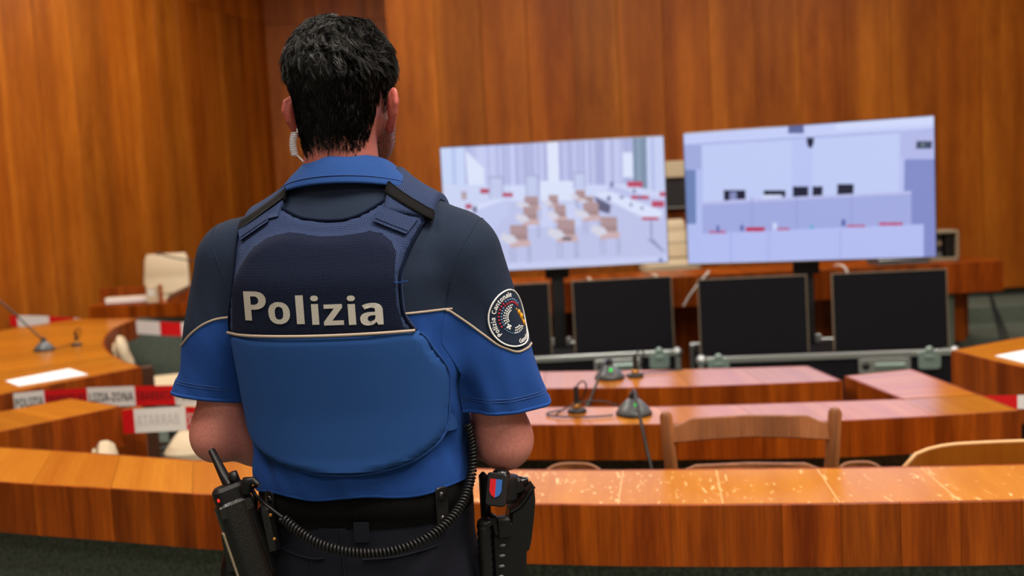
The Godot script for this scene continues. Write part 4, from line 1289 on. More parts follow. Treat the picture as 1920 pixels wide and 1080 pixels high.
	part("board", M.new().box(Vector3(0, 0.15, 0.02), Vector3(0.60, 0.02, 0.18), Basis(Vector3.BACK, 0.40) * Basis(Vector3.RIGHT, 0.15), 0.003).done(), mats.dark_wood, rb)
	part("front_board", M.new().slab(Vector3(0, 0.0, 0.1), PackedVector2Array([Vector2(-0.27, 0), Vector2(0.28, 0), Vector2(0.28, 0.24), Vector2(-0.27, 0.02)]), 0.02, Basis.IDENTITY, 0.002).done(), mats.fas3, rb)
	var fo := thing("document_folder", "long cream folder lying on the clerk's desk before the cream chair", "folder", Vector3(-3.14, 0.8315, -8.10), 0.12)
	part("cover", M.new().box(Vector3(0, 0.028, 0), Vector3(0.34, 0.056, 0.09), Basis.IDENTITY, 0.012).done(), mats.cream, fo)
	part("pages", M.new().box(Vector3(0.004, 0.028, 0.042), Vector3(0.325, 0.04, 0.012), Basis.IDENTITY, 0.002).done(), mats.paper, fo)
	var bf := thing("box_file", "upright cream box file on the clerk's desk beside the slanted stand", "box file", Vector3(-2.90, 0.8315, -8.02), 0.12)
	part("case", M.new().box(Vector3(0, 0.07, 0), Vector3(0.08, 0.14, 0.1), Basis.IDENTITY, 0.006).done(), mats.cream, bf)
	part("spine_label", M.new().slab(Vector3(0, 0.085, 0.0505), rounded(0.05, 0.06, 0.004), 0.001).done(), mats.white, bf)
	var gm := thing("gooseneck_lamp", "thin dark gooseneck curving over the cream chair at the clerk's desk", "gooseneck", Vector3(-2.16, 0.834, -7.905))
	part("stem", M.new().tube(bez(Vector3(0, 0.0, 0), Vector3(-0.1, 0.36, 0), Vector3(-0.42, 0.30, 0), Vector3(-0.62, 0.395, 0)), 0.006, 8).done(), mats.rubber, gm)
	part("base", M.new().lathe(Vector3.ZERO, [Vector2(0, 0), Vector2(0.05, 0), Vector2(0.045, 0.014), Vector2(0, 0.018)], 16).done(), mats.black, gm)
	part("head", M.new().ball(Vector3(-0.63, 0.396, 0), Vector3(0.018, 0.012, 0.012)).done(), mats.black, gm)

# ------------------------------------------------------------------ smooth bodies: fields and surface nets
func smin(a: float, b: float, k: float) -> float:
	var h := maxf(k - absf(a - b), 0.0) / k
	return minf(a, b) - h * h * k * 0.25

func cone(p: Vector3, a: Vector3, b: Vector3, ra: float, rb: float) -> float:
	var ba := b - a
	var t := clampf((p - a).dot(ba) / ba.length_squared(), 0.0, 1.0)
	return p.distance_to(a + ba * t) - lerpf(ra, rb, t)

func ell(p: Vector3, c: Vector3, r: Vector3) -> float:
	var q := p - c
	var k0 := (q / r).length()
	var k1 := (q / (r * r)).length()
	return k0 * (k0 - 1.0) / maxf(k1, 1e-6)

func nets(lo: Vector3, hi: Vector3, h: float, f: Callable) -> Dictionary:
	var nx := int(ceil((hi.x - lo.x) / h / 4.0)) * 4 + 1
	var ny := int(ceil((hi.y - lo.y) / h / 4.0)) * 4 + 1
	var nz := int(ceil((hi.z - lo.z) / h / 4.0)) * 4 + 1
	var val := PackedFloat32Array(); val.resize(nx * ny * nz); val.fill(1.0)
	var sy := nx; var sz := nx * ny
	var act := []
	for bz in range(0, nz, 4):
		for by in range(0, ny, 4):
			for bx in range(0, nx, 4):
				var d: float = f.call(lo + Vector3(bx + 1.5, by + 1.5, bz + 1.5) * h)
				var far := absf(d) > 5.6 * h
				if not far: act.append(Vector3i(bx, by, bz))
				for z in range(bz, mini(bz + 4, nz)):
					for y in range(by, mini(by + 4, ny)):
						var i := z * sz + y * sy + bx
						for x in range(bx, mini(bx + 4, nx)):
							val[i] = d if far else f.call(lo + Vector3(x, y, z) * h)
							i += 1
	var vid := PackedInt32Array(); vid.resize(nx * ny * nz); vid.fill(-1)
	var v := PackedVector3Array()
	var offs := [0, 1, sy, sy + 1, sz, sz + 1, sz + sy, sz + sy + 1]
	var cor := [Vector3(0, 0, 0), Vector3(1, 0, 0), Vector3(0, 1, 0), Vector3(1, 1, 0), Vector3(0, 0, 1), Vector3(1, 0, 1), Vector3(0, 1, 1), Vector3(1, 1, 1)]
	var edges := [[0, 1], [2, 3], [4, 5], [6, 7], [0, 2], [1, 3], [4, 6], [5, 7], [0, 4], [1, 5], [2, 6], [3, 7]]
	for b in act:
		for z in range(b.z, mini(b.z + 4, nz - 1)):
			for y in range(b.y, mini(b.y + 4, ny - 1)):
				for x in range(b.x, mini(b.x + 4, nx - 1)):
					var i: int = z * sz + y * sy + x
					var neg := 0
					for o in offs:
						if val[i + o] < 0.0: neg += 1
					if neg == 0 or neg == 8: continue
					var s := Vector3.ZERO
					var n := 0
					for e in edges:
						var a := val[i + offs[e[0]]]; var c := val[i + offs[e[1]]]
						if (a < 0.0) != (c < 0.0):
							s += (cor[e[0]] as Vector3).lerp(cor[e[1]], a / (a - c))
							n += 1
					vid[i] = v.size()
					v.append(lo + (Vector3(x, y, z) + s / n) * h)
	var ix := PackedInt32Array()
	for b in act:
		for z in range(maxi(b.z, 1), mini(b.z + 4, nz - 1)):
			for y in range(maxi(b.y, 1), mini(b.y + 4, ny - 1)):
				for x in range(maxi(b.x, 1), mini(b.x + 4, nx - 1)):
					var i: int = z * sz + y * sy + x
					var a := val[i] < 0.0
					for ax in 3:
						var st: int = [1, sy, sz][ax]
						if a == (val[i + st] < 0.0): continue
						var u: int = [sy, sz, 1][ax]; var w: int = [sz, 1, sy][ax]
						var q := [vid[i], vid[i - u], vid[i - u - w], vid[i - w]]
						if q[0] < 0 or q[1] < 0 or q[2] < 0 or q[3] < 0: continue
						# clockwise seen from outside
						if a: ix.append_array(PackedInt32Array([q[0], q[2], q[1], q[0], q[3], q[2]]))
						else: ix.append_array(PackedInt32Array([q[0], q[1], q[2], q[0], q[2], q[3]]))
	var nn := PackedVector3Array(); nn.resize(v.size())
	var e := h * 0.5
	for i in v.size():
		var p := v[i]
		var g := Vector3(f.call(p + Vector3(e, 0, 0)) - f.call(p - Vector3(e, 0, 0)), f.call(p + Vector3(0, e, 0)) - f.call(p - Vector3(0, e, 0)), f.call(p + Vector3(0, 0, e)) - f.call(p - Vector3(0, 0, e)))
		nn[i] = g.normalized() if g.length_squared() > 1e-16 else Vector3.UP
		# pull the point onto the surface
		var d: float = f.call(p)
		v[i] = p - nn[i] * clampf(d, -h * 0.5, h * 0.5)
	return {"v": v, "n": nn, "i": ix}

# split a mesh along s = 0; "pos", "neg" and the cut as lists of points
func split(m: Dictionary, s: PackedFloat32Array) -> Dictionary:
	var v: PackedVector3Array = m.v.duplicate()
	var n: PackedVector3Array = m.n.duplicate()
	var ix: PackedInt32Array = m.i
	var cache := {}
	var pos := PackedInt32Array(); var neg := PackedInt32Array()
	var segs := []
	for k in range(0, ix.size(), 3):
		var t := [ix[k], ix[k + 1], ix[k + 2]]
		var c := 0
		for j in 3:
			if s[t[j]] >= 0.0: c += 1
		if c == 3: pos.append_array(PackedInt32Array(t)); continue
		if c == 0: neg.append_array(PackedInt32Array(t)); continue
		var P := []
		var N := []
		var cut := []
		for j in 3:
			var a: int = t[j]; var b: int = t[(j + 1) % 3]
			if s[a] >= 0.0: P.append(a)
			else: N.append(a)
			if (s[a] >= 0.0) != (s[b] >= 0.0):
				var key := Vector2i(mini(a, b), maxi(a, b))
				var id: int = cache.get(key, -1)
				if id < 0:
					id = v.size()
					var w := s[a] / (s[a] - s[b])
					v.append(v[a].lerp(v[b], w)); n.append(n[a].lerp(n[b], w).normalized())
					cache[key] = id
				P.append(id); N.append(id); cut.append(id)
		for j in range(1, P.size() - 1): pos.append_array(PackedInt32Array([P[0], P[j], P[j + 1]]))
		for j in range(1, N.size() - 1): neg.append_array(PackedInt32Array([N[0], N[j], N[j + 1]]))
		segs.append(cut)
	return {"pos": compact(v, n, pos), "neg": compact(v, n, neg), "lines": chain(segs, v, n)}

func compact(v: PackedVector3Array, n: PackedVector3Array, ix: PackedInt32Array) -> Dictionary:
	var map := PackedInt32Array(); map.resize(v.size()); map.fill(-1)
	var ov := PackedVector3Array(); var on := PackedVector3Array(); var oi := PackedInt32Array()
	for i in ix:
		if map[i] < 0:
			map[i] = ov.size(); ov.append(v[i]); on.append(n[i])
		oi.append(map[i])
	return {"v": ov, "n": on, "i": oi}

func chain(segs: Array, v: PackedVector3Array, n: PackedVector3Array) -> Array:
	var nb := {}
	for s in segs:
		if s.size() < 2: continue
		for k in 2:
			if not nb.has(s[k]): nb[s[k]] = []
			nb[s[k]].append(s[1 - k])
	var seen := {}
	var out := []
	var starts := []
	for k in nb: if nb[k].size() == 1: starts.append(k)
	for k in nb: starts.append(k)
	for k in starts:
		if seen.has(k): continue
		var line := [k]
		seen[k] = true
		var cur: int = k
		while true:
			var nxt := -1
			for q in nb[cur]:
				if not seen.has(q): nxt = q; break
			if nxt < 0: break
			seen[nxt] = true; line.append(nxt); cur = nxt
		if line.size() > 3:
			var pts := []
			var nor := []
			for i in line:
				pts.append(v[i]); nor.append(n[i])
			out.append({"p": pts, "n": nor, "closed": nb[line[0]].has(line[line.size() - 1])})
	return out

func even_line(l: Dictionary, step: float, off: float) -> Array:
	var cv := Curve3D.new()
	cv.bake_interval = 0.004
	var n: int = l.p.size()
	for i in n:
		# light smoothing of the cut
		var a := maxi(i - 2, 0); var b := mini(i + 2, n - 1)
		var s := Vector3.ZERO
		for k in range(a, b + 1): s += l.p[k] + l.n[k] * off
		cv.add_point(s / (b - a + 1))
	var len_ := cv.get_baked_length()
	var k2 := maxi(3, int(len_ / step))
	var o := []
	for i in k2 + 1: o.append(cv.sample_baked(len_ * i / k2))
	if l.closed and o.size() > 3: o.remove_at(o.size() - 1)
	return o

func to_mesh(m: Dictionary, col := PackedColorArray()) -> ArrayMesh:
	var a := []
	a.resize(Mesh.ARRAY_MAX)
	a[Mesh.ARRAY_VERTEX] = m.v
	a[Mesh.ARRAY_NORMAL] = m.n
	a[Mesh.ARRAY_INDEX] = m.i
	if col.size(): a[Mesh.ARRAY_COLOR] = col
	var am := ArrayMesh.new()
	am.add_surface_from_arrays(Mesh.PRIMITIVE_TRIANGLES, a)
	return am

func join(list: Array) -> Dictionary:
	var v := PackedVector3Array(); var n := PackedVector3Array(); var ix := PackedInt32Array()
	for m in list:
		var o := v.size()
		v.append_array(m.v); n.append_array(m.n)
		for i in m.i: ix.append(i + o)
	return {"v": v, "n": n, "i": ix}

# a sheet laid over a surface w(u, y): clipped to an outline, with side walls
func sheet(outline: PackedVector2Array, zf: Callable, cell: float, thick: float, soft := 0.0) -> ArrayMesh:
	var out := outline.duplicate()
	if Geometry2D.is_polygon_clockwise(out): out.reverse()
	var lo := out[0]; var hi := out[0]
	for p in out: lo = lo.min(p); hi = hi.max(p)
	var ring := PackedVector2Array()
	for i in out.size():
		var a := out[i]; var b := out[(i + 1) % out.size()]
		var k := maxi(1, int(ceil(a.distance_to(b) / cell)))
		for j in k: ring.append(a.lerp(b, float(j) / k))
	var zz := func(p: Vector2) -> float:
		var z: float = zf.call(p.x, p.y)
		if soft > 0.0:
			var d := 1e9
			for i in out.size():
				d = minf(d, p.distance_squared_to(Geometry2D.get_closest_point_to_segment(p, out[i], out[(i + 1) % out.size()])))
			d = sqrt(d)
			if d < soft:
				var q := 1.0 - d / soft
				z -= thick * 0.75 * (1.0 - sqrt(maxf(0.0, 1.0 - q * q)))
		return z
	var m := M.new()
	m.smooth(true)
	var memo := {}
	var pt := func(p: Vector2) -> Vector3:
		var key := Vector2i(roundi(p.x * 1e5), roundi(p.y * 1e5))
		if not memo.has(key): memo[key] = Vector3(p.x, p.y, zz.call(p))
		return memo[key]
	var nx := int(ceil((hi.x - lo.x) / cell)); var ny := int(ceil((hi.y - lo.y) / cell))
	for i in nx:
		for j in ny:
			var a := lo + Vector2(i, j) * cell
			var sq_ := PackedVector2Array([a, a + Vector2(cell, 0), a + Vector2(cell, cell), a + Vector2(0, cell)])
			var inside := 0
			for q in sq_: if Geometry2D.is_point_in_polygon(q, out): inside += 1
			var polys := []
			if inside == 4: polys = [sq_]
			else: polys = Geometry2D.intersect_polygons(sq_, out)
			for poly in polys:
				var ix := Geometry2D.triangulate_polygon(poly)
				for k in range(0, ix.size(), 3):
					var t0: Vector2 = poly[ix[k]]; var t1: Vector2 = poly[ix[k + 1]]; var t2: Vector2 = poly[ix[k + 2]]
					if (t1 - t0).cross(t2 - t0) < 0.0:
						var sw := t1; t1 = t2; t2 = sw
					m.tri(pt.call(t0), pt.call(t1), pt.call(t2), t0, t1, t2)
	m.st.set_smooth_group(1)
	for i in ring.size():
		var a: Vector3 = pt.call(ring[i]); var b: Vector3 = pt.call(ring[(i + 1) % ring.size()])
		var dz := Vector3(0, 0, -thick)
		m.quad(a + dz, b + dz, b, a)
	return m.done()

# ------------------------------------------------------------------ the officer
# body frame: x to his right, y up, z to his back; he faces -z
const POWER := 2.4
var row_tab := PackedVector3Array()
var fold: FastNoiseLite
const SH := 1.42

func make_rows() -> void:
	var r := [[0.90, 0.172, 0.124, 0.0], [1.00, 0.166, 0.121, 0.0], [1.052, 0.165, 0.119, 0.0], [1.070, 0.1705, 0.128, 0.0], [1.10, 0.171, 0.128, 0.0], [1.13, 0.169, 0.121, 0.0], [1.20, 0.174, 0.122, 0.0], [1.30, 0.184, 0.128, 0.002], [1.40, 0.186, 0.130, 0.002], [1.45, 0.176, 0.118, -0.006], [1.49, 0.146, 0.100, -0.016], [1.52, 0.105, 0.088, -0.024], [1.56, 0.070, 0.078, -0.026], [1.7, 0.062, 0.07, -0.026]]
	var raw := PackedVector3Array()
	for i in 401:
		var y := 0.9 + i * 0.002
		var k := 0
		while k < r.size() - 2 and r[k + 1][0] < y: k += 1
		var t := clampf((y - r[k][0]) / (r[k + 1][0] - r[k][0]), 0.0, 1.0)
		raw.append(Vector3(lerpf(r[k][1], r[k + 1][1], t), lerpf(r[k][2], r[k + 1][2], t), lerpf(r[k][3], r[k + 1][3], t)))
	for i in 401:
		var s := Vector3.ZERO
		var n := 0
		for j in range(maxi(0, i - 7), mini(401, i + 8)):
			s += raw[j]; n += 1
		row_tab.append(s / n)

func trow(y: float) -> Vector3:
	var t := clampf((y - 0.9) / 0.002, 0.0, 399.0)
	var i := int(t)
	return row_tab[i].lerp(row_tab[i + 1], t - i)

func torso_d(p: Vector3) -> float:
	var r := trow(p.y)
	var q := pow(pow(absf(p.x) / r.x, POWER) + pow(absf(p.z - r.z) / r.y, POWER), 1.0 / POWER)
	return (q - 1.0) * minf(r.x, r.y) * 0.92

const HEM_L := Vector3(-0.243, 1.215, 0.02)
const HEM_R := Vector3(0.232, 1.19, -0.02)
func hem_pt(s: float) -> Vector3:
	return HEM_L if s < 0.0 else HEM_R
func hem_r(s: float) -> float:
	return 0.053 if s < 0.0 else 0.064
func shoulder(s: float) -> Vector3:
	return Vector3(-0.186, 1.424, 0.0) if s < 0.0 else Vector3(0.172, 1.415, 0.0)

func shirt_base(p: Vector3) -> float:
	var d := torso_d(p)
	for s in [-1.0, 1.0]:
		if p.x * s < -0.02: continue
		d = smin(d, cone(p, Vector3(s * 0.05, 1.497, -0.02), Vector3(s * 0.165, 1.44, -0.002), 0.045, 0.05), 0.035)
	return d

func shirt_core(p: Vector3) -> float:
	var d := shirt_base(p)
	for s in [-1.0, 1.0]:
		if p.x * s < -0.02: continue
		var a := shoulder(s)
		d = smin(d, cone(p, a, a + (hem_pt(s) - a).normalized() * 0.06, 0.068, 0.0665), 0.022)
	return d

func shirt_sleeve(p: Vector3, s: float) -> float:
	var a := shoulder(s); var b := hem_pt(s)
	var dir := (b - a)
	var d := cone(p, a, b + dir * 0.25, 0.068, hem_r(s) * (1.0 if s < 0.0 else 1.02))
	return smin(shirt_base(p), d, 0.022) - 0.0006

func folds(p: Vector3) -> float:
	var k := clampf((1.40 - p.y) / 0.1, 0.0, 1.0)
	return (fold.get_noise_3d(p.x * 1.1 + p.y * 0.5, p.y * 0.45 - absf(p.x) * 0.55, p.z * 1.2) * 0.0105) * (0.16 + 0.84 * k)

func f_torso(p: Vector3) -> float:
	var low := smoothstep(1.07, 1.14, p.y)
	return shirt_core(p) + (folds(p) - 0.003 * (1.0 - low)) * lerpf(0.45, 1.0, low)
func f_sleeve_l(p: Vector3) -> float:
	return shirt_sleeve(p, -1.0) + folds(p)
func f_sleeve_r(p: Vector3) -> float:
	return shirt_sleeve(p, 1.0) + folds(p)
func f_shirt_smooth(p: Vector3) -> float:
	return minf(shirt_core(p), minf(shirt_sleeve(p, -1.0), shirt_sleeve(p, 1.0)))

func hit(from: Vector3, dir: Vector3, f: Callable) -> Vector3:
	var p := from
	for k in 40:
		var d: float = f.call(p)
		if absf(d) < 0.0003: break
		p += dir * d * 0.9
	return p

var back_memo := {}
func back_w(u: float, y: float) -> float:
	var key := Vector2i(roundi(u * 1e4), roundi(y * 1e4))
	if not back_memo.has(key):
		var r := trow(y)
		var p := hit(Vector3(u, y, 0.24), Vector3(0, 0, -1), shirt_core)
		back_memo[key] = maxf(p.z, r.z - 0.02)
	return back_memo[key]

func plate_top(u: float) -> float:
	var k := [Vector2(-0.17, 1.36), Vector2(-0.152, 1.40), Vector2(-0.14, 1.424), Vector2(-0.116, 1.452), Vector2(-0.091, 1.466), Vector2(-0.056, 1.472), Vector2(-0.01, 1.464), Vector2(0.029, 1.463), Vector2(0.067, 1.468), Vector2(0.098, 1.458), Vector2(0.112, 1.438), Vector2(0.125, 1.40), Vector2(0.135, 1.36)]
	for i in k.size() - 1:
		if u < k[i + 1].x or i == k.size() - 2:
			return lerpf(k[i].y, k[i + 1].y, clampf((u - k[i].x) / (k[i + 1].x - k[i].x), 0.0, 1.0))
	return 1.4

func vest_upper(u: float, y: float) -> float:
	var b := smoothstep(0.0, 1.0, (plate_top(u) - y) / 0.018 + 0.3)
	return back_w(u, y) + 0.010 + 0.0075 * b

func vest_lower(u: float, y: float) -> float:
	return back_w(u, minf(y, 1.33)) + 0.021

func navy_edge(x: float) -> float:
	var ax := absf(x)
	var k := [Vector2(0.0, 1.347), Vector2(0.168, 1.345), Vector2(0.2, 1.318), Vector2(0.235, 1.287), Vector2(0.262, 1.272), Vector2(0.285, 1.28), Vector2(0.33, 1.30)]
	if x < 0.0: k = [Vector2(0.0, 1.347), Vector2(0.168, 1.345), Vector2(0.2, 1.343), Vector2(0.225, 1.333), Vector2(0.25, 1.316), Vector2(0.27, 1.300), Vector2(0.33, 1.29)]
	for i in k.size() - 1:
		if ax < k[i + 1].x: return lerpf(k[i].y, k[i + 1].y, (ax - k[i].x) / (k[i + 1].x - k[i].x))
	return 1.29

func seam_x(y: float) -> float:
	var k := [Vector2(1.15, 0.150), Vector2(1.25, 0.153), Vector2(1.325, 0.160), Vector2(1.39, 0.176), Vector2(1.43, 0.190), Vector2(1.458, 0.205), Vector2(1.52, 0.225)]
	for i in k.size() - 1:
		if y < k[i + 1].x: return lerpf(k[i].y, k[i + 1].y, maxf(0.0, (y - k[i].x) / (k[i + 1].x - k[i].x)))
	return 0.225

func upper_run(pts: Array, y0: float) -> Array:
	# the longest stretch of a line that stays above a level
	var best := []
	var cur := []
	for p in pts + pts:
		if p.y > y0: cur.append(p)
		else: cur = []
		if cur.size() > best.size() and cur.size() <= pts.size(): best = cur.duplicate()
	return best if best.size() > 2 else pts

func scal(m: Dictionary, f: Callable) -> PackedFloat32Array:
	var o := PackedFloat32Array(); o.resize(m.v.size())
	for i in m.v.size(): o[i] = f.call(m.v[i])
	return o

func smooth_outline(p: Array, step := 0.006) -> PackedVector2Array:
	var cv := Curve2D.new()
	var n := p.size()
	for i in n:
		var t: Vector2 = (p[(i + 1) % n] - p[(i + n - 1) % n]) / 6.0
		cv.add_point(p[i], -t, t)
	var t0: Vector2 = (p[1] - p[n - 1]) / 6.0
	cv.add_point(p[0], -t0, t0)
	cv.bake_interval = 0.002
	var l := cv.get_baked_length()
	var k := int(l / step)
	var o := PackedVector2Array()
	for i in k: o.append(cv.sample_baked(l * i / k))
	return o

func line_on(pts: Array, zf: Callable, off: float, step := 0.005) -> Array:
	var cv := Curve2D.new()
	for i in pts.size():
		var t: Vector2 = (pts[mini(i + 1, pts.size() - 1)] - pts[maxi(i - 1, 0)]) / 6.0
		cv.add_point(pts[i], -t, t)
	cv.bake_interval = 0.002
	var l := cv.get_baked_length()
	var k := maxi(2, int(l / step))
	var o := []
	for i in k + 1:
		var q := cv.sample_baked(l * i / k)
		o.append(Vector3(q.x, q.y, zf.call(q.x, q.y) + off))
	for pass_ in 3:
		var w := o.duplicate()
		for i in range(1, o.size() - 1): w[i] = (o[i - 1] + o[i] * 2.0 + o[i + 1]) / 4.0
		o = w
	return o

# ---- head, in head axes: x right, y up, z back
const HEAD := Vector3(-0.004, 1.702, -0.030)
var head_b := Basis(Vector3.UP, deg_to_rad(-3.0))
func skull(p: Vector3) -> float:
	var d := ell(p, Vector3(0, 0.006, 0.006), Vector3(0.0675, 0.078, 0.089))
	d = smin(d, ell(p, Vector3(0, -0.045, 0.030), Vector3(0.058, 0.060, 0.052)), 0.03)
	return d

func nape(p: Vector3) -> float:
	var m := Vector3(absf(p.x), p.y, p.z)
	var d := skull(p)
	d = smin(d, cone(p, Vector3(0, -0.06, 0.022), Vector3(0, -0.20, 0.018), 0.052, 0.057), 0.025)
	return smin(d, cone(m, Vector3(0.02, -0.08, 0.05), Vector3(0.024, -0.18, 0.044), 0.02, 0.028), 0.03)

var ears_on := true
func f_head(q: Vector3) -> float:
	var p := head_b.inverse() * (q - HEAD)
	var d := nape(p)
	d = smin(d, ell(p, Vector3(0, -0.04, -0.045), Vector3(0.064, 0.075, 0.052)), 0.03)
	d = smin(d, ell(p, Vector3(0, -0.088, -0.055), Vector3(0.050, 0.042, 0.045)), 0.03)
	var m := Vector3(absf(p.x), p.y, p.z)
	d = smin(d, cone(m, Vector3(0.055, -0.075, -0.012), Vector3(0.016, -0.118, -0.085), 0.014, 0.017), 0.02)
	d = smin(d, cone(m, Vector3(0.012, 0.018, -0.094), Vector3(0.05, 0.014, -0.072), 0.009, 0.008), 0.014)
	d = smin(d, ell(m, Vector3(0.042, -0.028, -0.078), Vector3(0.02, 0.014, 0.016)), 0.016)
	d = smin(d, cone(p, Vector3(0, 0.004, -0.096), Vector3(0, -0.036, -0.116), 0.008, 0.012), 0.01)
	d = smin(d, ell(m, Vector3(0.011, -0.042, -0.106), Vector3(0.008, 0.007, 0.009)), 0.006)
	d = smin(d, cone(m, Vector3(0.0, -0.068, -0.1), Vector3(0.02, -0.07, -0.092), 0.006, 0.003), 0.006)
	d = smin(d, cone(m, Vector3(0.0, -0.079, -0.099), Vector3(0.017, -0.076, -0.092), 0.0065, 0.003), 0.006)
	d = maxf(d, -(m.distance_to(Vector3(0.031, -0.002, -0.108)) - 0.016))
	# ears
	var s := 1.0 if p.x > 0.0 else -1.0
	var e := Vector3(m.x - 0.0715, m.y + 0.052, m.z - 0.008)
	if ears_on and e.length() < 0.06:
		e = Basis(Vector3.UP, -0.35) * e
		e = Basis(Vector3.RIGHT, -0.18) * e
		var plate := ell(e, Vector3(0.006, 0.0, 0.006), Vector3(0.0055, 0.028, 0.016))
		plate = maxf(plate, -ell(e, Vector3(0.013, -0.004, 0.002), Vector3(0.008, 0.013, 0.008)))
		var rim := 1e9
		var arc := [Vector3(0.004, 0.008, -0.014), Vector3(0.009, 0.023, -0.009), Vector3(0.012, 0.030, 0.002), Vector3(0.014, 0.026, 0.014), Vector3(0.014, 0.013, 0.021), Vector3(0.011, -0.004, 0.019), Vector3(0.007, -0.018, 0.012), Vector3(0.004, -0.027, 0.004)]
		for i in 7: rim = minf(rim, cone(e, arc[i], arc[i + 1], 0.0048, 0.0048))
		rim = smin(rim, ell(e, Vector3(0.004, -0.027, 0.0), Vector3(0.005, 0.009, 0.009)), 0.006)
		d = smin(d, smin(plate, rim, 0.006), 0.007)
	return d

var cones: Array
var fingers: Array
func f_arm(p: Vector3) -> float:
	var d := 1e9
	for c in cones:
		d = smin(d, cone(p, c[0], c[1], c[2], c[3]), 0.022)
	var g := 1e9
	for c in fingers: g = minf(g, cone(p, c[0], c[1], c[2], c[3]))
	return smin(d, g, 0.006)

func arm_setup(s: float) -> void:
	cones = []; fingers = []
	var sh := shoulder(s)
	var el := Vector3(-0.236, 1.152, 0.022) if s < 0.0 else Vector3(0.226, 1.128, -0.016)
	var wr := Vector3(-0.068, 1.072, -0.168) if s < 0.0 else Vector3(0.118, 1.112, -0.235)
	var k := 1.0 if s < 0.0 else 1.05
	cones.append([sh, sh.lerp(el, 0.55), 0.044, 0.041 * k])
	cones.append([sh.lerp(el, 0.55), el, 0.041 * k, 0.038 * k])
	cones.append([el + Vector3(0, -0.012, 0.012), el + Vector3(0, 0.012, 0.006), 0.026, 0.028])
	cones.append([el, el.lerp(wr, 0.28), 0.038 * k, 0.042 * k])
	cones.append([el.lerp(wr, 0.28), el.lerp(wr, 0.7), 0.042 * k, 0.031])
	cones.append([el.lerp(wr, 0.7), wr, 0.031, 0.026])
	# hand: palm, four bent fingers, thumb
	var fw := (Vector3(0.085, -0.02, -0.03) if s < 0.0 else Vector3(-0.085, -0.015, -0.028)).normalized()
	var nrm := Vector3(0, 0, 1)
	nrm = (nrm - fw * nrm.dot(fw)).normalized()
	var side := fw.cross(nrm).normalized()
	if side.y > 0.0: side = -side
	for i in 4:
		var o := side * (0.030 - 0.020 * i)
		cones.append([wr + o * 0.55 + fw * 0.012, wr + o + fw * (0.078 + 0.006 * (1.5 - absf(i - 1.5))), 0.014, 0.0115])
	for i in 4:
		var o := side * (0.030 - 0.020 * i)
		var p := wr + o + fw * (0.08 + 0.006 * (1.5 - absf(i - 1.5)))
		var ln: float = [0.027, 0.033, 0.035, 0.030][i]
		var ang := 0.35
		for q in 3:
			var dr := fw * cos(ang) + nrm * sin(ang)
			var e: Vector3 = p + dr * ln * [1.2, 0.85, 0.65][q]
			fingers.append([p, e, 0.0092 - 0.0006 * q, 0.0086 - 0.0006 * q])
			p = e
			ang += 0.62
	var t0 := wr - side * 0.018 + fw * 0.022
	var t1 := t0 - side * 0.026 + fw * 0.026 + nrm * 0.008
	var t2 := t1 - side * 0.006 + fw * 0.030 + nrm * 0.008
	var t3 := t2 + side * 0.006 + fw * 0.022 + nrm * 0.004
	fingers.append([t0, t1, 0.013, 0.0105]); fingers.append([t1, t2, 0.0105, 0.0095]); fingers.append([t2, t3, 0.0095, 0.008])

func f_inner(p: Vector3) -> float:
	var d := maxf(torso_d(p) + 0.014, 0.9 - p.y)
	d = maxf(d, p.y - 1.5)
	for s in [-1.0, 1.0]:
		d = smin(d, cone(p, Vector3(s * 0.085, 0.9, 0.0), Vector3(s * 0.1, 0.5, -0.01), 0.078, 0.052), 0.03)
		d = smin(d, cone(p, Vector3(s * 0.1, 0.5, -0.01), Vector3(s * 0.11, 0.09, 0.02), 0.05, 0.035), 0.02)
		d = smin(d, cone(p, Vector3(s * 0.11, 0.06, 0.03), Vector3(s * 0.12, 0.04, -0.13), 0.035, 0.025), 0.02)
	return maxf(d, -(p.y - 0.012))

func f_trouser(p: Vector3) -> float:
	var r := trow(clampf(p.y, 0.9, 1.01))
	var tp := clampf((0.97 - p.y) / 0.2, 0.0, 1.0)
	r *= 1.0 - 0.3 * tp * tp
	var d := (pow(pow(absf(p.x) / (r.x + 0.002), 2.3) + pow(absf(p.z) / (r.y + 0.002), 2.3), 1.0 / 2.3) - 1.0) * r.y
	d = maxf(d, 0.78 - p.y)
	for s in [-1.0, 1.0]:
		d = smin(d, cone(p, Vector3(s * 0.085, 0.89, 0.0), Vector3(s * 0.102, 0.5, -0.008), 0.092, 0.072), 0.04)
		d = smin(d, cone(p, Vector3(s * 0.102, 0.5, -0.008), Vector3(s * 0.113, 0.05, 0.012), 0.072, 0.062), 0.03)
	return d + fold.get_noise_3d(p.x * 0.8, p.y * 0.8, p.z * 0.8) * 0.004

func f_shoe(p: Vector3) -> float:
	var m := Vector3(absf(p.x) - 0.118, p.y, p.z)
	var d := cone(m, Vector3(0, 0.05, 0.04), Vector3(0.008, 0.042, -0.15), 0.045, 0.042)
	d = smin(d, cone(m, Vector3(-0.004, 0.06, 0.02), Vector3(-0.006, 0.16, 0.018), 0.042, 0.046), 0.03)
	return maxf(d, 0.002 - p.y)

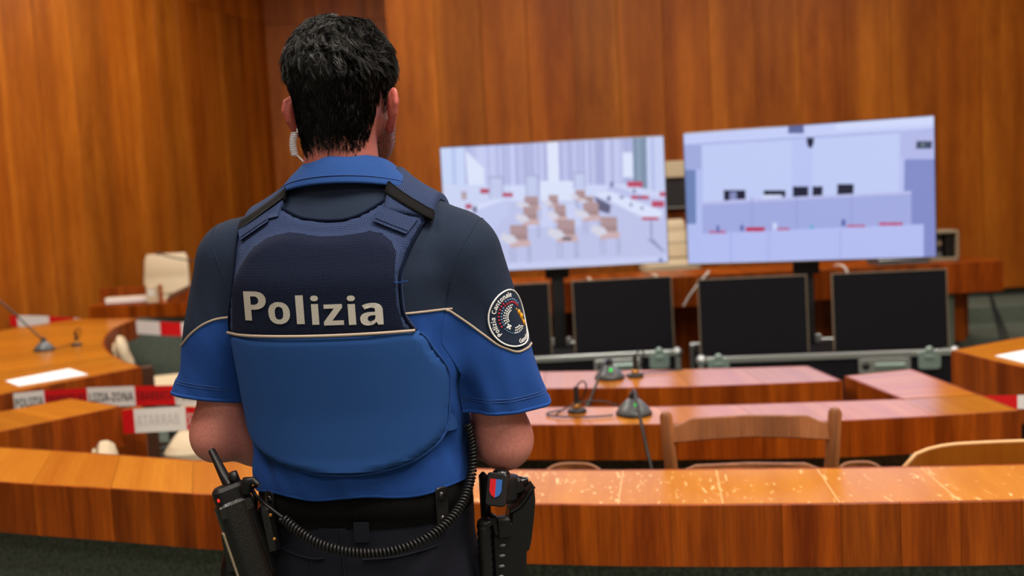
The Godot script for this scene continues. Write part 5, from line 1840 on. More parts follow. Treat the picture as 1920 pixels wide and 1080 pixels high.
func build_person() -> void:
	make_rows()
	fold = FastNoiseLite.new(); fold.seed = 8; fold.frequency = 9.0; fold.fractal_octaves = 2; fold.noise_type = FastNoiseLite.TYPE_SIMPLEX_SMOOTH
	var me := thing("person", "person in navy and blue police uniform standing with back turned, POLIZIA vest, dark curly hair", "person", Vector3(-0.249, 0, -1.56), deg_to_rad(-10.156))
	# ---- skin: one body mesh
	var parts := []
	parts.append(nets(Vector3(-0.115, 1.49, -0.18), Vector3(0.115, 1.81, 0.10), 0.0042, f_head))
	for s in [-1.0, 1.0]:
		arm_setup(s)
		if s < 0.0: parts.append(nets(Vector3(-0.295, 0.99, -0.30), Vector3(0.08, 1.32, 0.08), 0.0046, f_arm))
		else: parts.append(nets(Vector3(-0.06, 1.02, -0.34), Vector3(0.29, 1.30, 0.05), 0.0046, f_arm))
	parts.append(nets(Vector3(-0.22, 0.0, -0.18), Vector3(0.22, 1.54, 0.16), 0.016, f_inner))
	var body := join(parts)
	var col := PackedColorArray()
	for p in body.v:
		var c := Color(1, 1, 1)
		var h: Vector3 = head_b.inverse() * (p - HEAD)
		if p.y > 1.5:
			c = Color(0.60, 0.46, 0.50)
			if absf(h.x) > 0.071 and absf(h.y + 0.052) < 0.045: c = Color(0.74, 0.42, 0.44)
		# stubble on the jaw
			var st := smoothstep(-0.035, -0.06, h.y) * smoothstep(0.012, -0.012, h.z) * smoothstep(-0.15, -0.13, h.y)
			c = c.lerp(Color(0.20, 0.17, 0.18), 0.6 * st)
		else:
			c = Color(0.92, 0.86, 0.95)
		col.append(c)
	mats.skin.vertex_color_use_as_albedo = true
	part("body", to_mesh(body, col), mats.skin, me)
	for s in [-1.0, 1.0]:
		var e := part("eye", M.new().ball(Vector3.ZERO, Vector3(0.0115, 0.0115, 0.0115), Basis.IDENTITY, 14, 10).done(), mats.eye_white, me)
		e.position = HEAD + head_b * Vector3(s * 0.031, -0.002, -0.089)
		part("iris", M.new().ball(Vector3(0, 0, -0.0075), Vector3(0.0055, 0.0055, 0.0045), Basis.IDENTITY, 12, 8).done(), mats.eye_iris, e)
	build_hair(me)
	build_shirt(me)
	build_vest(me)
	# ---- trousers, belt, shoes
	var tr := nets(Vector3(-0.22, 0.03, -0.16), Vector3(0.22, 1.07, 0.16), 0.011, f_trouser)
	tr = split(tr, scal(tr, func(p: Vector3) -> float: return 1.031 - p.y)).pos
	tr = split(tr, scal(tr, func(p: Vector3) -> float: return p.y - 0.065)).pos
	var trp := part("trousers", to_mesh(tr), mats.trouser, me)
	var tw := func(u: float, y: float) -> float: return hit(Vector3(u, y, 0.24), Vector3(0, 0, -1), f_trouser).z
	for k in [[[Vector2(-0.135, 1.0), Vector2(-0.10, 0.99), Vector2(-0.05, 0.983), Vector2(-0.03, 0.985)], 0.0016], [[Vector2(0.03, 0.983), Vector2(0.08, 0.985), Vector2(0.135, 0.992)], 0.0016], [[Vector2(-0.002, 1.03), Vector2(0.0, 0.96), Vector2(0.0, 0.9)], 0.0014], [[Vector2(-0.05, 0.982), Vector2(-0.055, 0.93), Vector2(-0.06, 0.9)], 0.0012]]:
		part("pocket_seam", M.new().tube(line_on(k[0], tw, 0.0004), k[1], 6).done(), mats.trouser, trp)
	part("belt_loop", sheet(PackedVector2Array([Vector2(0.02, 1.01), Vector2(0.042, 1.01), Vector2(0.042, 1.04), Vector2(0.02, 1.04)]), func(u: float, y: float) -> float: return tw.call(u, y) + 0.004, 0.008, 0.004), mats.trouser, trp)
	for s in [-1.0, 1.0]:
		var sh := nets(Vector3(s * 0.12 - 0.07, -0.004, -0.22), Vector3(s * 0.12 + 0.07, 0.19, 0.11), 0.01, f_shoe)
		part("shoe", to_mesh(sh), mats.leather, me)
	var belt := M.new()
	belt.smooth(true)
	var prev := []
	for i in 97:
		var t := TAU * i / 96.0
		var ring := []
		for q in [[1.028, 0.0], [1.029, 0.004], [1.082, 0.004], [1.083, 0.0]]:
			var r := trow(1.01)
			var c := cos(t); var sn := sin(t)
			ring.append(Vector3((r.x + q[1] - 0.0005) * signf(c) * pow(absf(c), 2.0 / POWER), q[0], (r.y + q[1] - 0.0005) * signf(sn) * pow(absf(sn), 2.0 / POWER)))
		if prev:
			for k in 3: belt.quad(prev[k], prev[k + 1], ring[k + 1], ring[k])
		prev = ring
	var bl := part("belt", belt.done(), mats.belt, me)
	for k in [[0.143, 0.0], [-0.118, 0.0]]:
		var r := trow(1.01)
		var a := acos(signf(k[0]) * pow(absf(k[0]) / (r.x + 0.005), POWER / 2.0))
		var z := (r.y + 0.005) * pow(sin(a), 2.0 / POWER)
		var nd := Vector3(pow(absf(k[0]) / r.x, POWER - 1.0) * signf(k[0]) / r.x, 0, pow(z / r.y, POWER - 1.0) / r.y).normalized()
		var bs := Basis(Vector3.UP.cross(nd).normalized(), Vector3.UP, nd)
		var kp := part("belt_keeper", M.new().slab(Vector3.ZERO, rounded(0.021, 0.062, 0.006), 0.004, Basis.IDENTITY, 0.001).done(), mats.leather, bl)
		kp.transform = Transform3D(bs, Vector3(k[0], 1.050, z) + nd * 0.0015)
		for y in [-0.018, 0.018]:
			part("snap", M.new().lathe(Vector3(0, y, 0.002), [Vector2(0, 0.003), Vector2(0.005, 0.0025), Vector2(0.0065, 0.0)], 14, Basis(Vector3.RIGHT, PI / 2)).done(), mats.black_gloss, kp)
	build_gear(me)

# ---- hair
func hair_low(az: float) -> float:
	# lowest level of the hair, by angle from the back (0) to the face (180), in head axes
	var a := absf(az)
	var k := [Vector2(0, -0.098), Vector2(18, -0.100), Vector2(34, -0.108), Vector2(48, -0.096), Vector2(62, -0.07), Vector2(74, -0.03), Vector2(92, -0.012), Vector2(98, -0.04), Vector2(108, -0.05), Vector2(114, -0.01), Vector2(128, 0.03), Vector2(150, 0.052), Vector2(180, 0.058)]
	for i in k.size() - 1:
		if a < k[i + 1].x: return lerpf(k[i].y, k[i + 1].y, (a - k[i].x) / (k[i + 1].x - k[i].x))
	return 0.058

func scalp(dir: Vector3) -> Vector3:
	# point of the skull and neck below along a direction from the head's middle
	var o := Vector3(0, -0.005, 0.006)
	var r := 0.16
	for k in 18:
		var p := o + dir * r
		var d := f_head(HEAD + head_b * p) if p.y < -0.02 and p.z > -0.03 else nape(p)
		if absf(d) < 0.0003: break
		r -= d * 0.8
	return o + dir * r

# the same for the lower head and neck: level rays from the neck's axis
func scalp_low(az: float, y: float) -> Vector3:
	var o := Vector3(0, y, 0.012)
	var dir := Vector3(sin(az), 0, cos(az))
	var r := 0.12
	for k in 24:
		var d := f_head(HEAD + head_b * (o + dir * r))
		if absf(d) < 0.0003: break
		r -= d * 0.85
	return o + dir * r

func build_hair(me: Node3D) -> void:
	ears_on = false
	var lump := FastNoiseLite.new(); lump.seed = 3; lump.frequency = 42.0; lump.fractal_octaves = 2
	# dark under-layer
	var m := M.new()
	m.smooth(true)
	var na := 72; var nl := 34
	var grid := []
	for j in nl + 1:
		var row := []
		for i in na:
			var az := TAU * i / na
			var deg := wrapf(rad_to_deg(az), -180.0, 180.0)
			var low := hair_low(deg) + 0.010
			# from the crown down to the hair line
			var hd := 0.085
			for it in 4:
				var ll := atan2(low + 0.005, hd)
				var pp := scalp(Vector3(sin(az) * cos(ll), sin(ll), cos(az) * cos(ll)))
				hd = Vector2(pp.x, pp.z - 0.006).length()
			var lat_low := atan2(low + 0.005, hd)
			var lat := lerpf(PI / 2, lat_low, float(j) / nl)
			var dir := Vector3(sin(az) * cos(lat), sin(lat), cos(az) * cos(lat))
			var p := Vector3.ZERO
			if low < -0.02:
				var s := float(j) / nl
				if s < 0.5:
					lat = PI / 2 * (1.0 - s * 2.0)
					dir = Vector3(sin(az) * cos(lat), sin(lat), cos(az) * cos(lat))
					p = scalp(dir)
				else:
					dir = Vector3(sin(az), 0, cos(az))
					p = scalp_low(az, lerpf(-0.005, low, s * 2.0 - 1.0))
			else:
				p = scalp(dir)
			var t := minf(1.0, (1.0 - float(j) / nl) * 4.0)
			var th := lerpf(0.0003, 0.0009 + 0.0035 * clampf((p.y + 0.03) / 0.09, 0.0, 1.0), t) + absf(lump.get_noise_3dv(p)) * 0.0015 * t
			row.append(p + dir * th)
		grid.append(row)
	for j in nl:
		for i in na:
			var i1 := (i + 1) % na
			if j == 0: m.tri(grid[0][0], grid[1][i], grid[1][i1])
			else: m.quad(grid[j][i], grid[j + 1][i], grid[j + 1][i1], grid[j][i1])
	var cap := part("hair", m.done(), mats.hair_base, me, "short curly black hair with grey strands")
	cap.transform = Transform3D(head_b, HEAD)
	# locks of strands
	var r := RandomNumberGenerator.new(); r.seed = 99
	var v := PackedVector3Array(); var n := PackedVector3Array(); var ix := PackedInt32Array(); var c := PackedColorArray()
	var swirl := FastNoiseLite.new(); swirl.seed = 12; swirl.frequency = 22.0
	var whorl := Vector3(0.012, 0.086, 0.03)
	var made := 0
	var segs := 8
	while made < 1650:
		var az := r.randf_range(-PI, PI)
		var sl := r.randf_range(-0.95, 1.0)
		var cl := sqrt(1.0 - sl * sl)
		var dir := Vector3(sin(az) * cl, sl, cos(az) * cl)
		var deg := rad_to_deg(az)
		if absf(deg) > 125.0 and sl < 0.6 and r.randf() < 0.5: continue
		var p0 := Vector3.ZERO
		if sl < 0.0:
			p0 = scalp_low(az, sl * 0.13 - 0.005)
			dir = Vector3(sin(az), sl * 0.5, cos(az)).normalized()
		else:
			p0 = scalp(dir)
		var low := hair_low(deg)
		var edge := p0.y - low
		if edge < -0.008: continue
		if edge < 0.006 and r.randf() > 0.45 + 0.55 * (edge + 0.008) / 0.014: continue
		made += 1
		var top := clampf((p0.y + 0.015) / 0.055, 0.0, 1.0)
		var fade := clampf(edge / 0.04, 0.0, 1.0)
		var nor := dir
		var flow := Vector3.DOWN - nor * Vector3.DOWN.dot(nor)
		if flow.length() < 0.05: flow = Vector3(0.3, 0, 1)
		flow = flow.normalized()
		var away := p0 - whorl
		away = (away - nor * away.dot(nor)).normalized()
		flow = flow.lerp((away + nor.cross(away) * 0.7).normalized(), top * 0.7).normalized()
		var lat := nor.cross(flow).normalized()
		flow = (flow + lat * swirl.get_noise_3dv(p0) * (0.35 + 1.9 * top) + lat * r.randfn(0, 0.14 + 0.25 * top)).normalized()
		lat = nor.cross(flow).normalized()
		var ln := lerpf(0.011, 0.023, fade) + 0.012 * top + r.randf_range(-0.002, 0.004)
		var curl := 0.0008 * fade + r.randf_range(0.0024, 0.0050) * top
		var hand := 1.0 if r.randf() < 0.5 else -1.0
		var ph := r.randf_range(0.0, TAU)
		var freq := lerpf(2.0, r.randf_range(4.5, 7.5), top)
		var th0 := 0.0013 + 0.0022 * fade + r.randf_range(0.0003, 0.0038) * top * fade
		var side := clampf((absf(deg) - 45.0) / 45.0, 0.0, 1.0)
		var grey_p := 0.06 + 0.55 * top * r.randf() + (0.40 if deg > 0.0 else 0.22) * side
		var count := int(lerpf(9.0, 15.0, fade))
		for st in count:
			var jit := lat * r.randfn(0, 0.0022) + flow * r.randfn(0, 0.0024)
			var tight := r.randf_range(0.35, 0.7)
			var own := r.randfn(0, 0.22)
			var lns := ln * r.randf_range(0.75, 1.1)
			var grey := r.randf() < grey_p
			var tone := r.randf_range(0.16, 0.55) if grey else r.randf_range(0.008, 0.034)
			var cc := Color(tone * 1.04, tone * 0.97, tone * 0.92)
			var rad := r.randf_range(0.00030, 0.00048)
			var hi := r.randf_range(0.0, 0.0016)
			var pts := []
			for k in segs:
				var t := float(k) / (segs - 1)
				var q := p0 + jit * (1.0 - tight * t) + flow * lns * t
				q -= nor * (lns * t) * (lns * t) * 4.6
				var lift := th0 + hi + (0.0028 * top + 0.0012 * fade) * sin(t * PI * 0.8)
				var an := ph + own + t * freq
				q += nor * (lift + curl * 0.75 * (1.0 + cos(an)) * minf(1.0, t * 3.0)) + lat * curl * hand * sin(an)
				pts.append(q)
			for k in segs:
				var d: Vector3 = (pts[mini(k + 1, segs - 1)] - pts[maxi(k - 1, 0)]).normalized()
				var s1 := d.cross(nor).normalized()
				var s2 := s1.cross(d)
				var rr := rad * (1.0 - 0.6 * float(k) / (segs - 1))
				var base := v.size()
				for e in 3:
					var a := TAU * e / 3.0
					var o := s1 * cos(a) + s2 * sin(a)
					v.append(pts[k] + o * rr); n.append(o); c.append(cc)
				if k > 0:
					for e in 3:
						var e1 := (e + 1) % 3
						ix.append_array(PackedInt32Array([base - 3 + e, base + e, base - 3 + e1, base - 3 + e1, base + e, base + e1]))
	# fine short hairs thinning out down the nape and round the ears
	var fine := 0
	while fine < 2600:
		var az := r.randf_range(-1.5, 1.5)
		var dir := Vector3(sin(az), -0.2, cos(az)).normalized()
		var want := hair_low(rad_to_deg(az)) + r.randf_range(-0.016, 0.026)
		if want < -0.128: continue
		var p0 := scalp_low(az, want)
		var edge := p0.y - hair_low(rad_to_deg(az))
		if edge < 0.0 and r.randf() > 1.0 + edge / 0.016: continue
		fine += 1
		var flow := Vector3.DOWN - dir * Vector3.DOWN.dot(dir)
		flow = (flow.normalized() + Vector3(-signf(p0.x) * 0.15, 0, 0) + Vector3(r.randfn(0, 0.2), 0, r.randfn(0, 0.2))).normalized()
		var ln := r.randf_range(0.006, 0.013)
		var tone := r.randf_range(0.10, 0.3) if r.randf() < 0.14 else r.randf_range(0.006, 0.03)
		var cc := Color(tone * 1.04, tone * 0.96, tone * 0.9)
		var s1 := flow.cross(dir).normalized()
		for k in 4:
			var t := k / 3.0
			var q := p0 + dir * (0.0002 + 0.0022 * t - ln * ln * t * t * 4.0) + flow * ln * t
			var base := v.size()
			for e in 3:
				var a := TAU * e / 3.0
				var o := s1 * cos(a) + dir * sin(a)
				v.append(q + o * lerpf(0.00026, 0.00010, t)); n.append(o); c.append(cc)
			if k > 0:
				for e in 3:
					var e1 := (e + 1) % 3
					ix.append_array(PackedInt32Array([base - 3 + e, base + e, base - 3 + e1, base - 3 + e1, base + e, base + e1]))
	part("strands", to_mesh({"v": v, "n": n, "i": ix}, c), mats.hair, cap).set_meta("kind", "stuff")
	# stubble along the jaw
	v = PackedVector3Array(); n = PackedVector3Array(); ix = PackedInt32Array(); c = PackedColorArray()
	for q0 in 2200:
		var az := r.randf_range(1.65, PI) * (1.0 if r.randf() < 0.6 else -1.0)
		var p0 := scalp_low(az, r.randf_range(-0.128, -0.045))
		var dir := Vector3(sin(az), -0.5, cos(az)).normalized()
		var s1 := dir.cross(Vector3.RIGHT).normalized()
		var s2 := s1.cross(dir)
		var tone := r.randf_range(0.05, 0.4)
		var base := v.size()
		for k in 2:
			for e in 3:
				var a := TAU * e / 3.0
				var o := s1 * cos(a) + s2 * sin(a)
				v.append(p0 + dir * (0.0026 * k - 0.0002) + o * (0.0002 - 0.0001 * k)); n.append(o); c.append(Color(tone, tone * 0.95, tone * 0.9))
		for e in 3:
			var e1 := (e + 1) % 3
			ix.append_array(PackedInt32Array([base + e, base + 3 + e, base + e1, base + e1, base + 3 + e, base + 3 + e1]))
	ears_on = true
	part("stubble", to_mesh({"v": v, "n": n, "i": ix}, c), mats.hair, cap).set_meta("kind", "stuff")

# ---- shirt
func build_shirt(me: Node3D) -> void:
	var sh := Node3D.new(); sh.name = "shirt"; me.add_child(sh)
	var t := nets(Vector3(-0.27, 1.03, -0.17), Vector3(0.27, 1.58, 0.18), 0.0085, f_torso)
	t = split(t, scal(t, func(p: Vector3) -> float: return 1.556 - p.y)).pos
	var low := split(t, scal(t, func(p: Vector3) -> float: return p.y - 1.0775 - 0.003 * sin(p.x * 45.0)))
	t = low.pos
	for l in low.lines: part("hem", M.new().tube(even_line(l, 0.008, -0.0022), 0.003, 8, l.closed).done(), mats.shirt_blue, sh)
	# what lies under the sleeves is left away
	t = split(t, scal(t, func(p: Vector3) -> float: return 1.0 if p.y < 1.315 else seam_x(p.y) + 0.010 - absf(p.x))).pos
	var two := split(t, scal(t, func(p: Vector3) -> float: return p.y - 1.346))
	part("yoke", to_mesh(two.pos), mats.shirt_navy, sh, "dark navy upper part")
	part("lower_shirt", to_mesh(two.neg), mats.shirt_blue, sh, "royal blue lower part")
	for l in two.lines: part("piping", M.new().tube(even_line(l, 0.006, 0.0006), 0.0019, 8, l.closed).done(), mats.piping, sh, "pale reflective piping")
	for s in [-1.0, 1.0]:
		var lo := Vector3(-0.32, 1.13, -0.12) if s < 0.0 else Vector3(0.12, 1.10, -0.13)
		var hi := Vector3(-0.12, 1.52, 0.13) if s < 0.0 else Vector3(0.32, 1.52, 0.12)
		var g := nets(lo, hi, 0.0075, f_sleeve_l if s < 0.0 else f_sleeve_r)
		var a := shoulder(s); var b := hem_pt(s)
		var dir := (b - a).normalized()
		# hem runs up towards the outside
		var hn := (dir + Vector3(-s * 0.28, 0.0, 0.0)).normalized() if s > 0.0 else (dir + Vector3(-s * 0.12, 0.0, 0.0)).normalized()
		var seam := split(g, scal(g, func(p: Vector3) -> float: return p.x * s - seam_x(p.y)))
		g = seam.pos
		g = split(g, scal(g, func(p: Vector3) -> float:
			var along := (p - a).dot(dir)
			if along < 0.06: return 1.0
			var r := (p - a - dir * along).length()
			return 0.082 + 0.03 * clampf((0.16 - along) / 0.1, 0.0, 1.0) - r)).pos
		var cut := split(g, scal(g, func(p: Vector3) -> float: return (b - p).dot(hn)))
		g = cut.pos
		var sl := part("sleeve", to_mesh(split(g, scal(g, func(p: Vector3) -> float: return p.y - navy_edge(p.x))).pos), mats.shirt_navy, sh)
		var two2 := split(g, scal(g, func(p: Vector3) -> float: return p.y - navy_edge(p.x)))
		part("lower_sleeve", to_mesh(two2.neg), mats.shirt_blue, sh)
		for l in two2.lines:
			if l.p.size() > 8: part("piping", M.new().tube(even_line(l, 0.006, 0.0006), 0.0019, 8, l.closed).done(), mats.piping, sh)
		for l in seam.lines:
			if l.p.size() > 12: part("armhole_seam", M.new().tube(upper_run(even_line(l, 0.008, 0.0), 1.335), 0.0008, 6, false).done(), mats.shirt_navy, sh)
		for l in cut.lines:
			if l.p.size() > 12: part("cuff", M.new().tube(even_line(l, 0.007, -0.0012), 0.0032, 8, l.closed).done(), mats.shirt_blue, sh)
		for off in [0.017, 0.021]:
			var st := split(g, scal(g, func(p: Vector3) -> float: return (b - p).dot(hn) - off))
			for l in st.lines:
				if l.p.size() > 12: part("stitching", M.new().tube(even_line(l, 0.007, 0.0001), 0.0009, 5, l.closed).done(), mats.thread_blue, sh)
	# collar: turned-down band, open at the throat
	var c := M.new()
	c.smooth(true)
	var rows := [[1.520, 0.066, 0.066], [1.560, 0.062, 0.062], [1.578, 0.0625, 0.063], [1.583, 0.066, 0.067], [1.580, 0.071, 0.071], [1.566, 0.083, 0.082], [1.552, 0.094, 0.091], [1.543, 0.101, 0.096], [1.540, 0.1015, 0.0965], [1.539, 0.099, 0.094], [1.545, 0.090, 0.086]]
	var n := 64
	var g2 := []
	for k in rows.size():
		var ring := []
		for i in n + 1:
			var t2 := lerpf(0.16, TAU - 0.16, float(i) / n) - PI / 2.0 + PI
			# angle measured from the throat at -z
			var ang := lerpf(0.2, TAU - 0.2, float(i) / n)
			var d := Vector3(-sin(ang), 0, -cos(ang))
			var drop := 0.030 * pow((1.0 + cos(ang)) / 2.0, 1.3)
			var q: Array = rows[k]
			var flare := 1.0 + (0.20 * absf(sin(ang)) if k > 4 else 0.0)
			ring.append(Vector3(d.x * q[1] * flare, q[0] - drop - (0.015 * (1.0 - absf(cos(ang))) if k > 4 else 0.0), d.z * q[2] - 0.020 - 0.02 * (q[0] - 1.53)))
		g2.append(ring)
	for k in rows.size() - 1:
		for i in n: c.quad(g2[k][i], g2[k][i + 1], g2[k + 1][i + 1], g2[k + 1][i])
	var colr := part("collar", c.done(), mats.collar_blue, sh, "bright blue turned-down collar")
	var stl := []
	for i in range(14, n - 13): stl.append((g2[6][i] as Vector3).lerp(g2[7][i], 0.1) + Vector3(0, 0.0, 0.0008))
	part("stitching", M.new().tube(stl, 0.0009, 5).done(), mats.thread_blue, colr)
	# round patch on the right sleeve
	build_patch(me)

func sleeve_pt(arc: float, along: float, off: float) -> Vector3:
	# around the right sleeve: arc sideways in metres (towards the front positive), along up the arm
	var a := shoulder(1.0); var b := hem_pt(1.0)
	var dir := (b - a).normalized()
	var mid := a + dir * (0.107 - along)
	var n0 := Vector3(0.875, 0, 0.484)
	n0 = (n0 - dir * n0.dot(dir)).normalized()
	var t := dir.cross(n0)
	var ang := arc / 0.068
	var d := n0 * cos(ang) + t * sin(ang)
	var p := hit(mid + d * 0.12, -d, f_sleeve_r)
	return p + d * off

func build_patch(me: Node3D) -> void:
	var pp := Node3D.new(); pp.name = "sleeve_patch"; me.add_child(pp)
	pp.set_meta("label", "round dark police patch with white lettering and coloured dots")
	var R := 0.0445
	var flip := 1.0
	# which way is right on the patch as seen from outside
	if (sleeve_pt(0.01, 0.0, 0.0) - sleeve_pt(-0.01, 0.0, 0.0)).cross(sleeve_pt(0, 0.01, 0.0) - sleeve_pt(0, -0.01, 0.0)).dot(Vector3(0.945, 0, 0.326)) < 0.0: flip = -1.0
	var at := func(q: Vector2, off: float) -> Vector3: return sleeve_pt(q.x * flip, q.y, off)
	var disc := M.new()
	disc.smooth(true)
	var nr := 7; var na := 40
	for i in nr:
		for k in na:
			var q := []
			for e in [[i, k], [i + 1, k], [i + 1, k + 1], [i, k + 1]]:
				var rr: float = R * e[0] / nr
				var an: float = TAU * e[1] / na
				q.append(at.call(Vector2(cos(an), sin(an)) * rr, 0.0028))
			if i == 0: disc.tri(q[0], q[1], q[2])
			else: disc.quad(q[0], q[1], q[2], q[3])
	for k in na:
		var p0 := Vector2(cos(TAU * k / na), sin(TAU * k / na)) * R; var p1 := Vector2(cos(TAU * (k + 1) / na), sin(TAU * (k + 1) / na)) * R
		disc.quad(at.call(p0, -0.003), at.call(p1, -0.003), at.call(p1, 0.0028), at.call(p0, 0.0028))
	part("disc", disc.done(), mats.shirt_navy, pp)
	var ring := []
	for k in na: ring.append(at.call(Vector2(cos(TAU * k / na), sin(TAU * k / na)) * (R * 0.965), 0.0032))
	part("border", M.new().tube(ring, 0.0013, 6, true).done(), mats.tape_white, pp)
	# lettering set round the rim
	var let := M.new()
	for w in [["Polizia Cantonale", 207.0, -9.8, 0.0322, 0.0098, true], ["Gendarmeria", 262.0, 8.6, 0.0392, 0.0086, false]]:
		var deg: float = w[1]
		for ch in w[0]:
			var half: float = 0.35 if ch == " " else text_tris(ch).w
			deg += signf(w[2]) * rad_to_deg(half * 0.5 * w[4] / (w[3] + 0.003))
			if ch != " ":
				var tr: Dictionary = text_tris(ch)
				var an := deg_to_rad(deg)
				var o: Vector2 = Vector2(cos(an), sin(an)) * w[3]
				var up: Vector2 = Vector2(cos(an), sin(an)) * (1.0 if w[5] else -1.0)
				var rt := Vector2(up.y, -up.x)
				var vv: PackedVector3Array = tr.v
				var wid: float = tr.w
				for i in range(0, vv.size(), 3):
					var q := []
					for j in 3:
						var drop2 := 0.0
						q.append(at.call(o + rt * ((vv[i + j].x - wid / 2) * w[4]) + up * (vv[i + j].y * w[4]), 0.0036))
					let.tri(q[0], q[1], q[2])
			var gw: float = 0.35 if ch == " " else text_tris(ch).w
			deg += signf(w[2]) * rad_to_deg((gw * 0.5 * w[4] + 0.0011) / (w[3] + 0.003))
	part("lettering", let.done(), mats.tape_white, pp)
	# rows of dots
	var dots := {"red": M.new(), "blue": M.new(), "white": M.new()}
	var dot := func(key: String, q: Vector2, s: float) -> void:
		var c: Vector3 = at.call(q, 0.003)
		(dots[key] as M).ball(c, Vector3(s, s, s), Basis.IDENTITY, 8, 5)
	for k in 15:
		var an := deg_to_rad(195.0 - k * 11.5)
		dot.call("red" if k < 8 else "blue", Vector2(cos(an) * 0.0265, sin(an) * 0.0265 + 0.002), 0.0016)
		dot.call("blue" if k < 7 else "red", Vector2(cos(an) * 0.0222, sin(an) * 0.0222 + 0.002), 0.0015)
	for ri in 3:
		for k in 10 - ri:
			var an := deg_to_rad(190.0 - k * 12.5)
			var rr := 0.0185 - ri * 0.0033
			dot.call("white", Vector2(cos(an) * rr, sin(an) * rr + 0.001), 0.00135)
	for k in 9:
		var an := deg_to_rad(205.0 + k * 8.5)
		dot.call("blue", Vector2(cos(an) * 0.0235, sin(an) * 0.0235), 0.0011)
	for ri in 3:
		for k in 6 - ri:
			var an := deg_to_rad(252.0 + k * 11.0 + ri * 3.0)
			var rr := 0.0225 - ri * 0.0036
			dot.call("white", Vector2(cos(an) * rr, sin(an) * rr), 0.0013)
	for q in [Vector2(0, 0), Vector2(0.0028, 0), Vector2(-0.0028, 0), Vector2(0, 0.003), Vector2(0, -0.003)]: dot.call("white", Vector2(-0.0145, -0.009) + q, 0.0019)
	part("red_dots", dots.red.done(), mats.red, pp)
	part("blue_dots", dots.blue.done(), mat(rgb8(108, 140, 184), 0.6), pp)
	part("white_dots", dots.white.done(), mats.tape_white, pp)
	var fl := M.new()
	var prev := Vector2(0.010, 0.010)
	for e in [[0.012, 0.010, 0.0012], [0.0155, 0.004, 0.003], [0.0185, -0.003, 0.0036], [0.019, -0.009, 0.002], [0.0215, -0.0135, 0.0028], [0.0225, -0.017, 0.0018]]:
		fl.ball(at.call(Vector2(e[0], e[1]), 0.003), Vector3(e[2], e[2] * 1.5, e[2]), Basis.IDENTITY, 8, 6)
	part("yellow_flame", fl.done(), mat(rgb8(232, 160, 20), 0.5), pp)

